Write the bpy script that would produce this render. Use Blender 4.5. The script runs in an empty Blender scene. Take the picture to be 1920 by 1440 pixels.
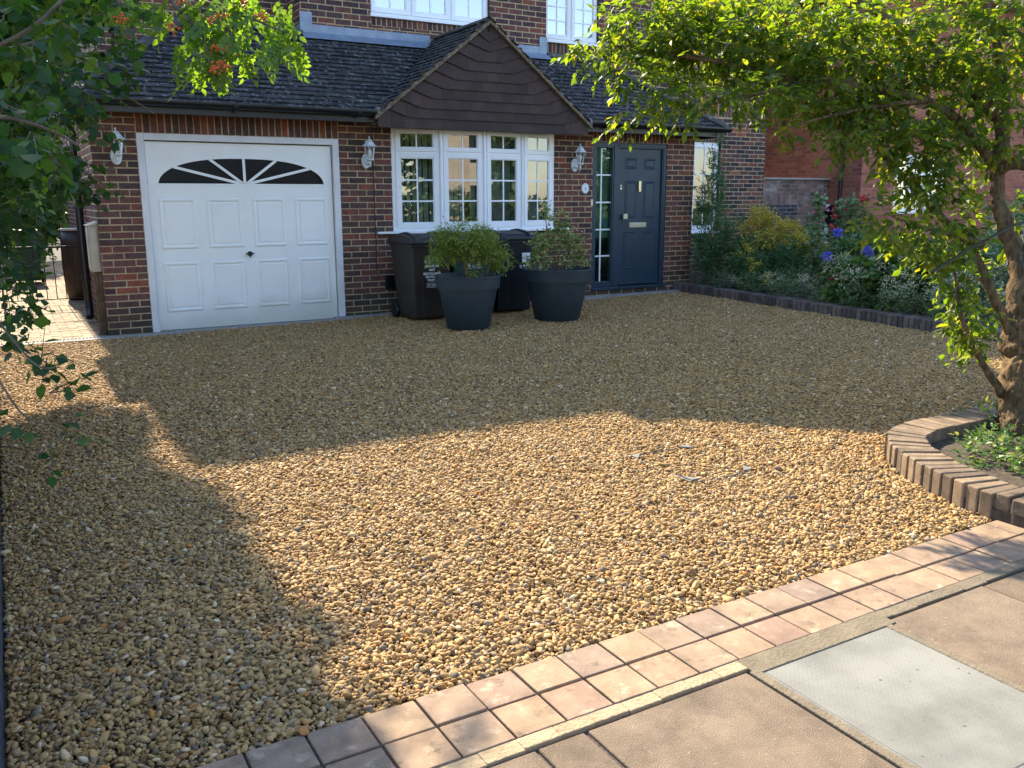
import bpy, math, random
import numpy as np
from mathutils import Vector, Matrix, Euler
R_ = math.radians
random.seed(7); NR = np.random.default_rng(7)
SC = bpy.context.scene; COL = SC.collection

# ------------------------------------------------------------------ camera, sky, sun, exposure
cam = bpy.data.objects.new('camera', bpy.data.cameras.new('camera')); COL.objects.link(cam)
cam.data.sensor_width = 36.0; cam.data.lens = 1634.62 / 1920 * 36.0
cam.data.clip_start = 0.05; cam.data.clip_end = 500
YAW, PITCH, ROLL = 0.5253, 0.2101, -0.0025
F = Vector((math.sin(YAW)*math.cos(PITCH), math.cos(YAW)*math.cos(PITCH), -math.sin(PITCH)))
R0 = Vector((math.cos(YAW), -math.sin(YAW), 0)); U0 = R0.cross(F)
RR = R0*math.cos(ROLL) + U0*math.sin(ROLL); UU = -R0*math.sin(ROLL) + U0*math.cos(ROLL)
mw = Matrix((RR, UU, -F)).transposed().to_4x4(); mw.translation = Vector((-0.927, -10.390, 1.469))
cam.matrix_world = mw
SC.camera = cam

SUN_EL, SUN_AZ = 38.0, 0.0      # elevation, azimuth east of +Y (the sun stands behind the house)
w = bpy.data.worlds.new("World"); SC.world = w; w.use_nodes = True
wn = w.node_tree.nodes; wl = w.node_tree.links
bg = wn['Background']; sky = wn.new('ShaderNodeTexSky'); sky.sky_type = 'NISHITA'; sky.sun_disc = False
sky.sun_elevation = R_(SUN_EL); sky.sun_rotation = R_(SUN_AZ); sky.air_density = 1.0; sky.dust_density = 0.5; sky.ozone_density = 0.7
wl.new(sky.outputs['Color'], bg.inputs['Color']); bg.inputs['Strength'].default_value = 0.15
sl = bpy.data.lights.new('sun', 'SUN'); sun = bpy.data.objects.new('sun', sl); COL.objects.link(sun)
sl.energy = 4.4; sl.angle = R_(0.6); sl.color = (1.0, 0.88, 0.66)
sd = Vector((math.sin(R_(SUN_AZ))*math.cos(R_(SUN_EL)), math.cos(R_(SUN_AZ))*math.cos(R_(SUN_EL)), math.sin(R_(SUN_EL))))
sun.rotation_euler = sd.to_track_quat('Z', 'Y').to_euler(); sun.location = (0, 20, 20)
SC.view_settings.view_transform = 'Standard'; SC.view_settings.look = 'None'
SC.view_settings.exposure = 1.85; SC.view_settings.gamma = 1.0
SC.cycles.use_denoising = True
SC.cycles.max_bounces = 8; SC.cycles.transparent_max_bounces = 12
try: SC.cycles.denoiser = 'OPENIMAGEDENOISE'
except Exception: pass

# ------------------------------------------------------------------ materials
def newmat(name):
    m = bpy.data.materials.new(name); m.use_nodes = True
    n = m.node_tree.nodes; n.clear(); l = m.node_tree.links
    out = n.new('ShaderNodeOutputMaterial'); b = n.new('ShaderNodeBsdfPrincipled'); l.new(b.outputs[0], out.inputs[0])
    return m, n, l, b, out
def ramp(n, stops, interp='LINEAR'):
    r = n.new('ShaderNodeValToRGB'); r.color_ramp.interpolation = interp; e = r.color_ramp.elements
    while len(e) > 1: e.remove(e[-1])
    e[0].position = stops[0][0]; e[0].color = (*stops[0][1], 1)
    for p, c in stops[1:]:
        q = e.new(p); q.color = (*c, 1)
    return r
def noise(n, l, scale, detail=4, vec=None, rough=.55):
    t = n.new('ShaderNodeTexNoise'); t.inputs['Scale'].default_value = scale; t.inputs['Detail'].default_value = detail
    t.inputs['Roughness'].default_value = rough
    if vec is None:
        tc = n.new('ShaderNodeTexCoord'); vec = tc.outputs['Object']
    l.new(vec, t.inputs['Vector']); return t
def mixc(n, l, fac, a, b, mode='MIX'):
    m = n.new('ShaderNodeMix'); m.data_type = 'RGBA'; m.blend_type = mode
    for s, v in ((m.inputs[0], fac), (m.inputs[6], a), (m.inputs[7], b)):
        if isinstance(v, (int, float)): s.default_value = v
        elif isinstance(v, tuple): s.default_value = (*v, 1)
        else: l.new(v, s)
    return m.outputs[2]
def bumpn(n, l, b, h, strength, dist=.01):
    bp = n.new('ShaderNodeBump'); bp.inputs['Strength'].default_value = strength; bp.inputs['Distance'].default_value = dist
    l.new(h, bp.inputs['Height']); l.new(bp.outputs[0], b.inputs['Normal'])
def mat(name, col, rough=.6, var=.12, ns=6, bs=80, bump=.15, metal=0, spec=.5, spots=None, col2=None):
    m, n, l, b, o = newmat(name)
    t = noise(n, l, ns, 5)
    lo = tuple(c*(1-var) for c in col); hi = col2 or tuple(min(1, c*(1+var)) for c in col)
    r = ramp(n, [(.35, lo), (.65, hi)]); l.new(t.outputs[0], r.inputs[0]); c = r.outputs[0]
    if spots:
        sc, th, sc_col = spots
        t2 = noise(n, l, sc, 3); r2 = ramp(n, [(th, (0, 0, 0)), (th+.06, (1, 1, 1))]); l.new(t2.outputs[0], r2.inputs[0])
        c = mixc(n, l, r2.outputs[0], c, sc_col)
    l.new(c, b.inputs['Base Color']); b.inputs['Roughness'].default_value = rough; b.inputs['Metallic'].default_value = metal
    b.inputs['Specular IOR Level'].default_value = spec
    if bump: bumpn(n, l, b, noise(n, l, bs, 3).outputs[0], bump)
    return m
def rndmat(name, stops, rough=.85, ns=14, nv=.35, bs=90, bump=.5, grime=None, spots=None, attr='rnd', interp='LINEAR', bdist=.004, spots2=None):
    """colour picked per face island by the stored 'rnd' value, broken up by noise"""
    m, n, l, b, o = newmat(name)
    a = n.new('ShaderNodeAttribute'); a.attribute_name = attr
    r = ramp(n, stops, interp); l.new(a.outputs['Fac'], r.inputs[0])
    t = noise(n, l, ns, 6, rough=.65); r1 = ramp(n, [(.3, (1-nv,)*3), (.7, (1+nv,)*3)]); l.new(t.outputs[0], r1.inputs[0])
    c = mixc(n, l, 1.0, r.outputs[0], r1.outputs[0], 'MULTIPLY')
    if grime:   # greenish-grey damp staining low on the wall
        z0, z1, gc = grime
        tc = n.new('ShaderNodeTexCoord'); sx = n.new('ShaderNodeSeparateXYZ'); l.new(tc.outputs['Object'], sx.inputs[0])
        t3 = noise(n, l, 2.2, 4); ad = n.new('ShaderNodeMath'); ad.operation = 'MULTIPLY_ADD'; l.new(t3.outputs[0], ad.inputs[0]); ad.inputs[1].default_value = .5; l.new(sx.outputs['Z'], ad.inputs[2])
        mr = n.new('ShaderNodeMapRange'); mr.inputs['From Min'].default_value = z0; mr.inputs['From Max'].default_value = z1
        mr.inputs['To Min'].default_value = .8; mr.inputs['To Max'].default_value = 0; l.new(ad.outputs[0], mr.inputs['Value'])
        c = mixc(n, l, mr.outputs[0], c, gc)
    if spots:
        sc, th, sc_col, wd = spots
        t2 = noise(n, l, sc, 5, rough=.7); r2 = ramp(n, [(th, (0, 0, 0)), (th+wd, (1, 1, 1))]); l.new(t2.outputs[0], r2.inputs[0])
        c = mixc(n, l, r2.outputs[0], c, sc_col)
    if spots2:
        sc, th, sc_col, wd = spots2
        t4 = noise(n, l, sc, 6, rough=.75); r4 = ramp(n, [(th, (0, 0, 0)), (th+wd, (.8, .8, .8))]); l.new(t4.outputs[0], r4.inputs[0])
        c = mixc(n, l, r4.outputs[0], c, sc_col)
    l.new(c, b.inputs['Base Color']); b.inputs['Roughness'].default_value = rough; b.inputs['Specular IOR Level'].default_value = .3
    if bump: bumpn(n, l, b, noise(n, l, bs, 4).outputs[0], bump, bdist)
    return m
def leafmat(name, stops, trans, tcol, rough=.45, spec=.4):
    m, n, l, b, o = newmat(name)
    a = n.new('ShaderNodeAttribute'); a.attribute_name = 'rnd'
    r = ramp(n, stops); l.new(a.outputs['Fac'], r.inputs[0]); l.new(r.outputs[0], b.inputs['Base Color'])
    b.inputs['Roughness'].default_value = rough; b.inputs['Specular IOR Level'].default_value = spec
    tr = n.new('ShaderNodeBsdfTranslucent'); c = mixc(n, l, 1.0, r.outputs[0], tcol, 'MULTIPLY'); l.new(c, tr.inputs['Color'])
    ms = n.new('ShaderNodeMixShader'); ms.inputs[0].default_value = trans
    l.new(b.outputs[0], ms.inputs[1]); l.new(tr.outputs[0], ms.inputs[2]); l.new(ms.outputs[0], o.inputs[0])
    return m
def glassmat(name, tint=(.9, .95, .93), refl=1.6, base=.03):
    m, n, l, b, o = newmat(name); n.remove(b)
    t = n.new('ShaderNodeBsdfTransparent'); t.inputs[0].default_value = (*tint, 1)
    g = n.new('ShaderNodeBsdfGlossy'); g.inputs['Roughness'].default_value = .01; g.inputs['Color'].default_value = (1, 1, 1, 1)
    fr = n.new('ShaderNodeFresnel'); fr.inputs[0].default_value = 1.52
    ml = n.new('ShaderNodeMath'); ml.operation = 'MULTIPLY_ADD'; ml.use_clamp = True; l.new(fr.outputs[0], ml.inputs[0]); ml.inputs[1].default_value = refl; ml.inputs[2].default_value = base
    nz = noise(n, l, 2.5, 1); bp = n.new('ShaderNodeBump'); bp.inputs['Strength'].default_value = .05; bp.inputs['Distance'].default_value = .02
    l.new(nz.outputs[0], bp.inputs['Height']); l.new(bp.outputs[0], g.inputs['Normal'])
    ms = n.new('ShaderNodeMixShader'); l.new(ml.outputs[0], ms.inputs[0]); l.new(t.outputs[0], ms.inputs[1]); l.new(g.outputs[0], ms.inputs[2]); l.new(ms.outputs[0], o.inputs[0])
    return m

BR = [(0, (.055, .035, .036)), (.2, (.080, .045, .046)), (.42, (.110, .054, .050)), (.66, (.132, .058, .050)), (.84, (.15, .057, .047)), (.94, (.19, .062, .044)), (1, (.24, .074, .045))]
M = {}
M['brick'] = rndmat('house_brick', BR, grime=(.2, .62, (.05, .05, .032)))
M['brick_up'] = rndmat('upper_brick', [(0, (.045, .03, .036)), (.3, (.075, .042, .048)), (.6, (.12, .055, .055)), (.85, (.14, .056, .048)), (1, (.20, .068, .045))])
M['brick_main'] = rndmat('main_wall_brick', [(0, (.035, .028, .036)), (.45, (.065, .042, .05)), (.75, (.12, .06, .055)), (.93, (.17, .065, .05)), (1, (.34, .12, .06))])
M['brick_nb'] = rndmat('neighbour_brick', [(0, (.22, .078, .052)), (.5, (.32, .112, .072)), (1, (.38, .14, .088))], nv=.2)
M['brick_low'] = rndmat('garden_wall_brick', [(0, (.08, .06, .062)), (.5, (.15, .10, .095)), (1, (.24, .135, .12))], spots=(2.2, .52, (.36, .32, .31), .16))
M['brick_bed'] = rndmat('bed_brick', [(0, (.115, .082, .055)), (.5, (.18, .125, .082)), (1, (.23, .16, .10))], spots=(30, .6, (.36, .32, .25), .15), bs=120)
M['brick_kerb'] = rndmat('kerb_brick', [(0, (.07, .055, .052)), (.6, (.11, .085, .078)), (1, (.16, .12, .105))], spots=(20, .6, (.25, .23, .2), .15))
M['brick_blue'] = rndmat('blue_brick', [(0, (.025, .03, .045)), (1, (.05, .055, .075))])
M['mortar'] = mat('mortar', (.42, .32, .19), .95, .2, 10, 150, .4)
M['mortar_dk'] = mat('mortar_grey', (.2, .16, .12), .95, .25, 6, 150, .4)
M['mortar_nb'] = mat('mortar_neighbour', (.30, .18, .14), .95, .15, 6, 150, .3)
M['tile'] = rndmat('roof_tile', [(0, (.020, .019, .021)), (.5, (.034, .033, .036)), (1, (.055, .051, .052))], rough=.85, spots=(19, .555, (.20, .20, .205), .07), bs=60)
M['tile_hung'] = rndmat('hung_tile', [(0, (.040, .026, .023)), (1, (.064, .040, .035))], rough=.75, nv=.2, bs=30, bump=.25)
M['verge'] = mat('verge_mortar', (.16, .125, .085), .95, .35, 25, 60, .8, spots=(30, .6, (.32, .28, .2)))
M['lead'] = mat('lead_flashing', (.22, .27, .35), .5, .15, 8, 30, .15, metal=.3)
M['black'] = mat('black_plastic', (.006, .008, .011), .35, .2, 6, 40, .04)
M['iron'] = mat('black_iron', (.012, .012, .013), .5, .2, 20, 60, .2)
M['white'] = mat('white_upvc', (.80, .82, .86), .28, .015, 3, 20, .015)
M['white_paint'] = rndmat('white_gloss_paint', [(0, (.85, .845, .84)), (1, (.85, .845, .84))], rough=.38, ns=3, nv=.035, bs=15, bump=.05, grime=(.28, .62, (.56, .56, .50)))
M['white_paint'].node_tree.nodes['Principled BSDF'].inputs['Specular IOR Level'].default_value = .5
M['white_wood'] = mat('weathered_white_frame', (.68, .67, .70), .55, .06, 5, 40, .25, spots=(14, .69, (.38, .34, .34)))
M['door'] = mat('navy_door_paint', (.015, .038, .064), .42, .08, 3, 220, .12)
M['dkglass'] = mat('dark_fanlight', (.004, .005, .009), .35, .2, 3, 10, .02, spec=.25)
M['glass'] = glassmat('window_glass', refl=2.4, base=.03)
M['glass_up'] = glassmat('upper_window_glass', (.6, .65, .7), refl=3.0, base=.22)
M['glass_thin'] = glassmat('lantern_glass', (.92, .95, .97), refl=1.0, base=.02)
M['blind'] = mat('fabric_blind', (.42, .50, .44), .8, .1, 10, 200, .1)
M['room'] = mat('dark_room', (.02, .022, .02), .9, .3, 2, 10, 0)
M['curtain'] = mat('net_curtain', (.62, .63, .64), .9, .1, 12, 60, .2)
M['chrome'] = mat('satin_nickel', (.62, .60, .54), .28, .05, 10, 60, .05, metal=1)
M['brass'] = mat('pale_brass', (.74, .66, .46), .3, .05, 10, 60, .03, metal=1)
M['lampwhite'] = mat('lantern_paint', (.62, .66, .70), .45, .08, 25, 60, .15, spots=(40, .7, (.35, .36, .36)))
M['bulb'] = mat('bulb', (.82, .78, .70), .3, .02, 4, 10, 0)
M['ceramic'] = mat('glazed_plaque', (.8, .83, .85), .15, .03, 30, 10, 0)
M['ink'] = mat('plaque_ink', (.12, .15, .2), .5, .1, 30, 10, 0)
M['pot'] = mat('charcoal_pot_plastic', (.020, .034, .045), .50, .12, 7, 160, .18)
M['bin_brown'] = mat('brown_bin_plastic', (.026, .017, .015), .5, .15, 6, 120, .1)
M['bin_navy'] = mat('black_blue_bin_plastic', (.005, .008, .015), .42, .15, 6, 120, .1)
M['bin_green'] = mat('green_bin_plastic', (.008, .055, .042), .45, .15, 6, 120, .1)
M['print'] = mat('white_print', (.72, .75, .78), .6, .05, 30, 10, 0)
M['paper'] = mat('white_sticker', (.78, .80, .85), .5, .05, 10, 10, 0)
M['soil'] = mat('soil', (.055, .038, .025), .98, .4, 25, 60, 1)
M['gravelbed'] = mat('gravel_base', (.06, .04, .02), .95, .5, 60, 90, 1)
M['concrete'] = mat('grey_edging_concrete', (.30, .28, .27), .9, .12, 8, 140, .3)
M['mortar_strip'] = mat('pale_mortar_strip', (.33, .24, .145), .95, .15, 14, 90, .6, spots=(60, .68, (.3, .24, .16)))
M['mortar_strip_dk'] = mat('grey_mortar_strip', (.15, .118, .078), .95, .15, 10, 90, .6)  # darker mortar, laid around the utility cover and along the strip right of it
M['slab'] = rndmat('paving_slab', [(0, (.140, .101, .068)), (1, (.195, .142, .098))], ns=5, nv=.30, bs=260, bump=1.0, spots=(55, .61, (.27, .22, .16), .05), bdist=.005, spots2=(2.6, .52, (.085, .062, .042), .2))
M['paver'] = rndmat('tumbled_paver', [(0, (.21, .148, .112)), (.3, (.255, .175, .12)), (.6, (.29, .195, .122)), (.8, (.24, .152, .11)), (1, (.275, .20, .13))], ns=9, nv=.28, bs=200, bump=.8, spots=(11, .57, (.46, .36, .26), .2), bdist=.003, spots2=(14, .57, (.115, .078, .055), .12))
M['block'] = rndmat('alley_block', [(0, (.17, .125, .085)), (1, (.30, .225, .145))], ns=9, nv=.3, bs=80)
M['grout'] = mat('joint_sand', (.07, .05, .045), .95, .3, 60, 100, .6)
M['cover'] = None
def bark(name, lo, hi):
    m, n, l, b, o = newmat(name); tc = n.new('ShaderNodeTexCoord'); mp = n.new('ShaderNodeMapping'); mp.inputs['Scale'].default_value = (1, 1, .28); l.new(tc.outputs['Object'], mp.inputs[0])
    t = noise(n, l, 42, 6, mp.outputs[0], .7); r = ramp(n, [(.35, lo), (.62, hi)]); l.new(t.outputs[0], r.inputs[0])
    t2 = noise(n, l, 5, 3); r2 = ramp(n, [(.35, (.7, .7, .7)), (.7, (1.25, 1.2, 1.1))]); l.new(t2.outputs[0], r2.inputs[0])
    l.new(mixc(n, l, 1.0, r.outputs[0], r2.outputs[0], 'MULTIPLY'), b.inputs['Base Color']); b.inputs['Roughness'].default_value = .95; b.inputs['Specular IOR Level'].default_value = .15
    bumpn(n, l, b, t.outputs[0], 1.0, .03); return m
M['bark'] = bark('bark', (.07, .045, .028), (.24, .165, .10))
M['bark_dk'] = mat('dark_bark', (.10, .075, .05), .92, .35, 20, 60, .9)
M['stem'] = mat('green_stem', (.10, .11, .05), .8, .3, 20, 60, .3)
M['galv'] = mat('galvanised_steel', (.17, .165, .155), .8, .15, 20, 60, .3, metal=.2)
M['pipe'] = mat('rain_pipe', (.014, .014, .016), .4, .1, 8, 30, .05)
M['roofpink'] = rndmat('neighbour_roof_tile', [(0, (.25, .15, .12)), (1, (.38, .25, .2))], nv=.3)
M['asphalt'] = mat('asphalt', (.05, .05, .052), .9, .2, 6, 200, .5)
M['render'] = mat('pale_render', (.5, .42, .34), .9, .1, 2, 60, .2)
M['grass'] = mat('lawn', (.05, .09, .025), .95, .3, 3, 60, .6)
M['rendroof'] = mat('orange_tile', (.30, .13, .06), .9, .3, 8, 40, .4)
M['beige'] = mat('beige_meter_box', (.42, .37, .30), .6, .1, 6, 30, .1)
M['barrel'] = mat('brown_barrel', (.035, .018, .012), .5, .3, 8, 40, .3)
M['leafmaple'] = leafmat('tree_leaf', [(0, (.035, .070, .016)), (.5, (.065, .108, .021)), (.85, (.10, .14, .026)), (1, (.16, .15, .03))], .50, (4.1, 3.65, .55), rough=.5, spec=.25)
M['leafhoney'] = leafmat('climber_leaf', [(0, (.010, .034, .015)), (.6, (.018, .052, .021)), (1, (.040, .080, .020))], .36, (3.4, 3.2, .6), rough=.55, spec=.22)
M['leafrowan'] = leafmat('rowan_leaf', [(0, (.05, .11, .02)), (1, (.10, .18, .03))], .5, (3.0, 2.6, .6))
M['berry'] = mat('orange_berry', (.62, .13, .03), .35, .2, 40, 10, 0)
M['leafpot1'] = leafmat('fine_shrub_leaf', [(0, (.12, .19, .035)), (.6, (.23, .30, .05)), (1, (.36, .34, .08))], .3, (1.8, 1.8, .7))
M['leafpot2'] = leafmat('pale_shrub_leaf', [(0, (.12, .19, .05)), (.5, (.25, .31, .10)), (1, (.46, .46, .24))], .3, (1.6, 1.6, .8))
M['leafbed'] = leafmat('border_leaf', [(0, (.035, .085, .035)), (.5, (.075, .145, .058)), (1, (.14, .22, .08))], .3, (2.0, 2.0, .7))
M['leafgrey'] = leafmat('grey_green_leaf', [(0, (.09, .16, .08)), (1, (.25, .33, .18))], .3, (1.5, 1.6, .8))
M['feather'] = leafmat('feathery_leaf', [(0, (.05, .12, .055)), (1, (.12, .22, .10))], .25, (1.8, 1.8, .8))
M['golden'] = leafmat('goldenrod_flower', [(0, (.34, .30, .05)), (1, (.62, .50, .08))], .25, (1.4, 1.3, .6))
M['cream'] = leafmat('cream_flower', [(0, (.42, .42, .28)), (1, (.65, .62, .45))], .3, (1.1, 1.1, .9))
M['pinkf'] = leafmat('pink_petal', [(0, (.62, .12, .30)), (1, (.75, .28, .42))], .3, (1.2, 1.1, 1.1))
M['redf'] = leafmat('red_petal', [(0, (.38, .01, .02)), (1, (.55, .03, .04))], .25, (1.2, 1.1, 1.1))
M['bluef'] = leafmat('blue_petal', [(0, (.07, .07, .42)), (1, (.16, .15, .62))], .25, (1.1, 1.1, 1.2))
M['weed'] = leafmat('weed_leaf', [(0, (.05, .11, .03)), (.7, (.11, .2, .05)), (1, (.25, .25, .08))], .35, (1.7, 1.7, .7))
M['dryleaf'] = mat('dry_leaf', (.35, .2, .09), .8, .3, 30, 30, .2)
M['orangeleaf'] = mat('orange_leaf', (.75, .22, .03), .6, .2, 30, 30, .1)

def cover_material():
    m, n, l, b, o = newmat('ribbed_concrete_cover')
    t = noise(n, l, 3, 5); r = ramp(n, [(.35, (.135, .130, .115)), (.65, (.225, .218, .195))]); l.new(t.outputs[0], r.inputs[0])
    t2 = noise(n, l, 40, 2); r2 = ramp(n, [(.70, (0, 0, 0)), (.73, (1, 1, 1))]); l.new(t2.outputs[0], r2.inputs[0])
    c = mixc(n, l, r2.outputs[0], r.outputs[0], (.1, .09, .08)); l.new(c, b.inputs['Base Color']); b.inputs['Roughness'].default_value = .85; b.inputs['Specular IOR Level'].default_value = .2
    tc = n.new('ShaderNodeTexCoord'); ck = n.new('ShaderNodeTexChecker'); ck.inputs['Scale'].default_value = 75
    mp = n.new('ShaderNodeMapping'); mp.inputs['Rotation'].default_value = (0, 0, R_(45)); l.new(tc.outputs['Object'], mp.inputs[0]); l.new(mp.outputs[0], ck.inputs['Vector'])
    bumpn(n, l, b, ck.outputs['Fac'], 1.0, .004)
    return m
M['cover'] = cover_material()
def pebble_material():
    m, n, l, b, o = newmat('pebble')
    oi = n.new('ShaderNodeObjectInfo')
    r = ramp(n, [(0, (.14, .08, .032)), (.08, (.26, .15, .054)), (.24, (.39, .235, .090)), (.46, (.50, .32, .130)), (.66, (.36, .215, .088)), (.80, (.34, .235, .13)), (.87, (.24, .18, .12)), (.905, (.11, .085, .065)), (.93, (.46, .20, .05)), (.96, (.60, .43, .22)), (1, (.60, .48, .32))])
    l.new(oi.outputs['Random'], r.inputs[0])
    t = noise(n, l, 60, 3); r1 = ramp(n, [(.3, (.8,)*3), (.7, (1.15,)*3)]); l.new(t.outputs[0], r1.inputs[0])
    c = mixc(n, l, 1.0, r.outputs[0], r1.outputs[0], 'MULTIPLY'); l.new(c, b.inputs['Base Color'])
    b.inputs['Roughness'].default_value = .7; b.inputs['Specular IOR Level'].default_value = .2
    return m
M['pebble'] = pebble_material()

# ------------------------------------------------------------------ mesh helpers
class MB:
    def __init__(s): s.v = []; s.f = []; s.m = []; s.r = []
    def add(s, vs, fs, mi=0, rnd=None):
        k = len(s.v); s.v += [tuple(v) for v in vs]; rnd = random.random() if rnd is None else rnd
        for f in fs: s.f.append([i+k for i in f]); s.m.append(mi); s.r.append(rnd)
    def box(s, x0, x1, y0, y1, z0, z1, mi=0, rnd=None):
        s.add([(x0, y0, z0), (x1, y0, z0), (x1, y1, z0), (x0, y1, z0), (x0, y0, z1), (x1, y0, z1), (x1, y1, z1), (x0, y1, z1)],
              [(0, 3, 2, 1), (4, 5, 6, 7), (0, 1, 5, 4), (1, 2, 6, 5), (2, 3, 7, 6), (3, 0, 4, 7)], mi, rnd)
    def obox(s, O, A, B, C, mi=0, rnd=None):     # box from corner O with edge vectors
        O, A, B, C = map(Vector, (O, A, B, C))
        s.add([O, O+A, O+A+B, O+B, O+C, O+A+C, O+A+B+C, O+B+C], [(0, 3, 2, 1), (4, 5, 6, 7), (0, 1, 5, 4), (1, 2, 6, 5), (2, 3, 7, 6), (3, 0, 4, 7)], mi, rnd)
    def prism(s, poly, h0, h1, mi=0, axis='z', rnd=None):
        n = len(poly); f3 = {'z': lambda p, h: (p[0], p[1], h), 'y': lambda p, h: (p[0], h, p[1]), 'x': lambda p, h: (h, p[0], p[1])}[axis]
        vs = [f3(p, h0) for p in poly] + [f3(p, h1) for p in poly]
        s.add(vs, [list(range(n))[::-1], list(range(n, 2*n))] + [(i, (i+1) % n, n+(i+1) % n, n+i) for i in range(n)], mi, rnd)
    def tube(s, pts, rad, n=8, mi=0, rnd=None, caps=True):
        pts = [Vector(p) for p in pts]; rad = [rad]*len(pts) if isinstance(rad, (int, float)) else rad
        vs = []; up = Vector((0, 0, 1)); prev = None
        for i, p in enumerate(pts):
            t = (pts[min(i+1, len(pts)-1)] - pts[max(i-1, 0)]).normalized()
            a = prev if prev is not None else (up if abs(t.z) < .9 else Vector((1, 0, 0)))
            x = (a - t*a.dot(t)).normalized(); y = t.cross(x); prev = x
            for k in range(n):
                an = 2*math.pi*k/n; vs.append(p + (x*math.cos(an) + y*math.sin(an))*rad[i])
        fs = [(i*n+k, i*n+(k+1) % n, (i+1)*n+(k+1) % n, (i+1)*n+k) for i in range(len(pts)-1) for k in range(n)]
        if caps: fs += [list(range(n))[::-1], list(range((len(pts)-1)*n, len(pts)*n))]
        s.add(vs, fs, mi, rnd)
    def lathe(s, prof, c=(0, 0, 0), n=32, mi=0, rnd=None, sx=1, sy=1):
        vs = [(c[0]+r*math.cos(2*math.pi*k/n)*sx, c[1]+r*math.sin(2*math.pi*k/n)*sy, c[2]+z) for r, z in prof for k in range(n)]
        fs = [(i*n+k, i*n+(k+1) % n, (i+1)*n+(k+1) % n, (i+1)*n+k) for i in range(len(prof)-1) for k in range(n)]
        s.add(vs, fs, mi, rnd)
    def build(s, name, mats, parent=None, smooth=False, bevel=0, segs=2, kind=None, loc=None):
        me = bpy.data.meshes.new(name); me.from_pydata(s.v, [], s.f); me.update()
        for m in (mats if isinstance(mats, (list, tuple)) else [mats]): me.materials.append(M[m] if isinstance(m, str) else m)
        me.polygons.foreach_set('material_index', s.m)
        at = me.attributes.new('rnd', 'FLOAT', 'FACE'); at.data.foreach_set('value', s.r)
        if smooth:
            me.polygons.foreach_set('use_smooth', [True]*len(s.f))
        o = bpy.data.objects.new(name, me); COL.objects.link(o)
        if loc: o.location = loc
        if parent is not None: par(o, parent)
        if bevel:
            b = o.modifiers.new('bevel', 'BEVEL'); b.width = bevel; b.segments = segs; b.limit_method = 'ANGLE'; b.angle_limit = R_(40)
        if smooth == 'auto':
            pass
        if kind: o['kind'] = kind
        return o
def world_loc(o):
    v = Vector(o.location)
    while o.parent: o = o.parent; v = v + Vector(o.location)
    return v
def par(o, p):
    """parent o to p keeping the world-space coordinates its mesh was written in (things are never rotated here)"""
    o.parent = p
    o.location = Vector(o.location) - world_loc(p)
def thing(name, label, cat, loc=(0, 0, 0), group=None):
    o = bpy.data.objects.new(name, None); COL.objects.link(o); o.location = loc; o.empty_display_size = .1
    tag(o, label, cat, group); return o
def tag(o, label, cat, group=None):
    o['label'] = label; o['category'] = cat
    if group: o['group'] = group
    return o
def npmesh(name, V, T, Q, rndT, rndQ, mats, parent=None, smooth=False):
    """big mesh from numpy arrays: V (n,3), triangles T, quads Q"""
    me = bpy.data.meshes.new(name); V = np.asarray(V, np.float32)
    T = np.asarray(T, np.int32).reshape(-1, 3); Q = np.asarray(Q, np.int32).reshape(-1, 4)
    me.vertices.add(len(V)); me.vertices.foreach_set('co', V.ravel())
    me.loops.add(T.size+Q.size); me.loops.foreach_set('vertex_index', np.concatenate([T.ravel(), Q.ravel()]))
    st = np.concatenate([np.arange(len(T))*3, T.size+np.arange(len(Q))*4]).astype(np.int32)
    me.polygons.add(len(st)); me.polygons.foreach_set('loop_start', st)
    me.update(calc_edges=True)
    at = me.attributes.new('rnd', 'FLOAT', 'FACE'); at.data.foreach_set('value', np.concatenate([rndT, rndQ]).astype(np.float32))
    me.materials.append(M[mats])
    if smooth: me.polygons.foreach_set('use_smooth', np.ones(len(st), bool))
    o = bpy.data.objects.new(name, me); COL.objects.link(o)
    if parent is not None: par(o, parent)
    return o
def text(name, s, size, loc, rot, m, parent, ext=.0006, align='CENTER', bold=0):
    c = bpy.data.curves.new(name, 'FONT'); c.body = s; c.size = size; c.align_x = align; c.align_y = 'CENTER'; c.extrude = ext; c.offset = bold
    c.materials.append(M[m]); o = bpy.data.objects.new(name, c); COL.objects.link(o); o.rotation_euler = rot; o.location = loc; par(o, parent); return o

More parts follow.
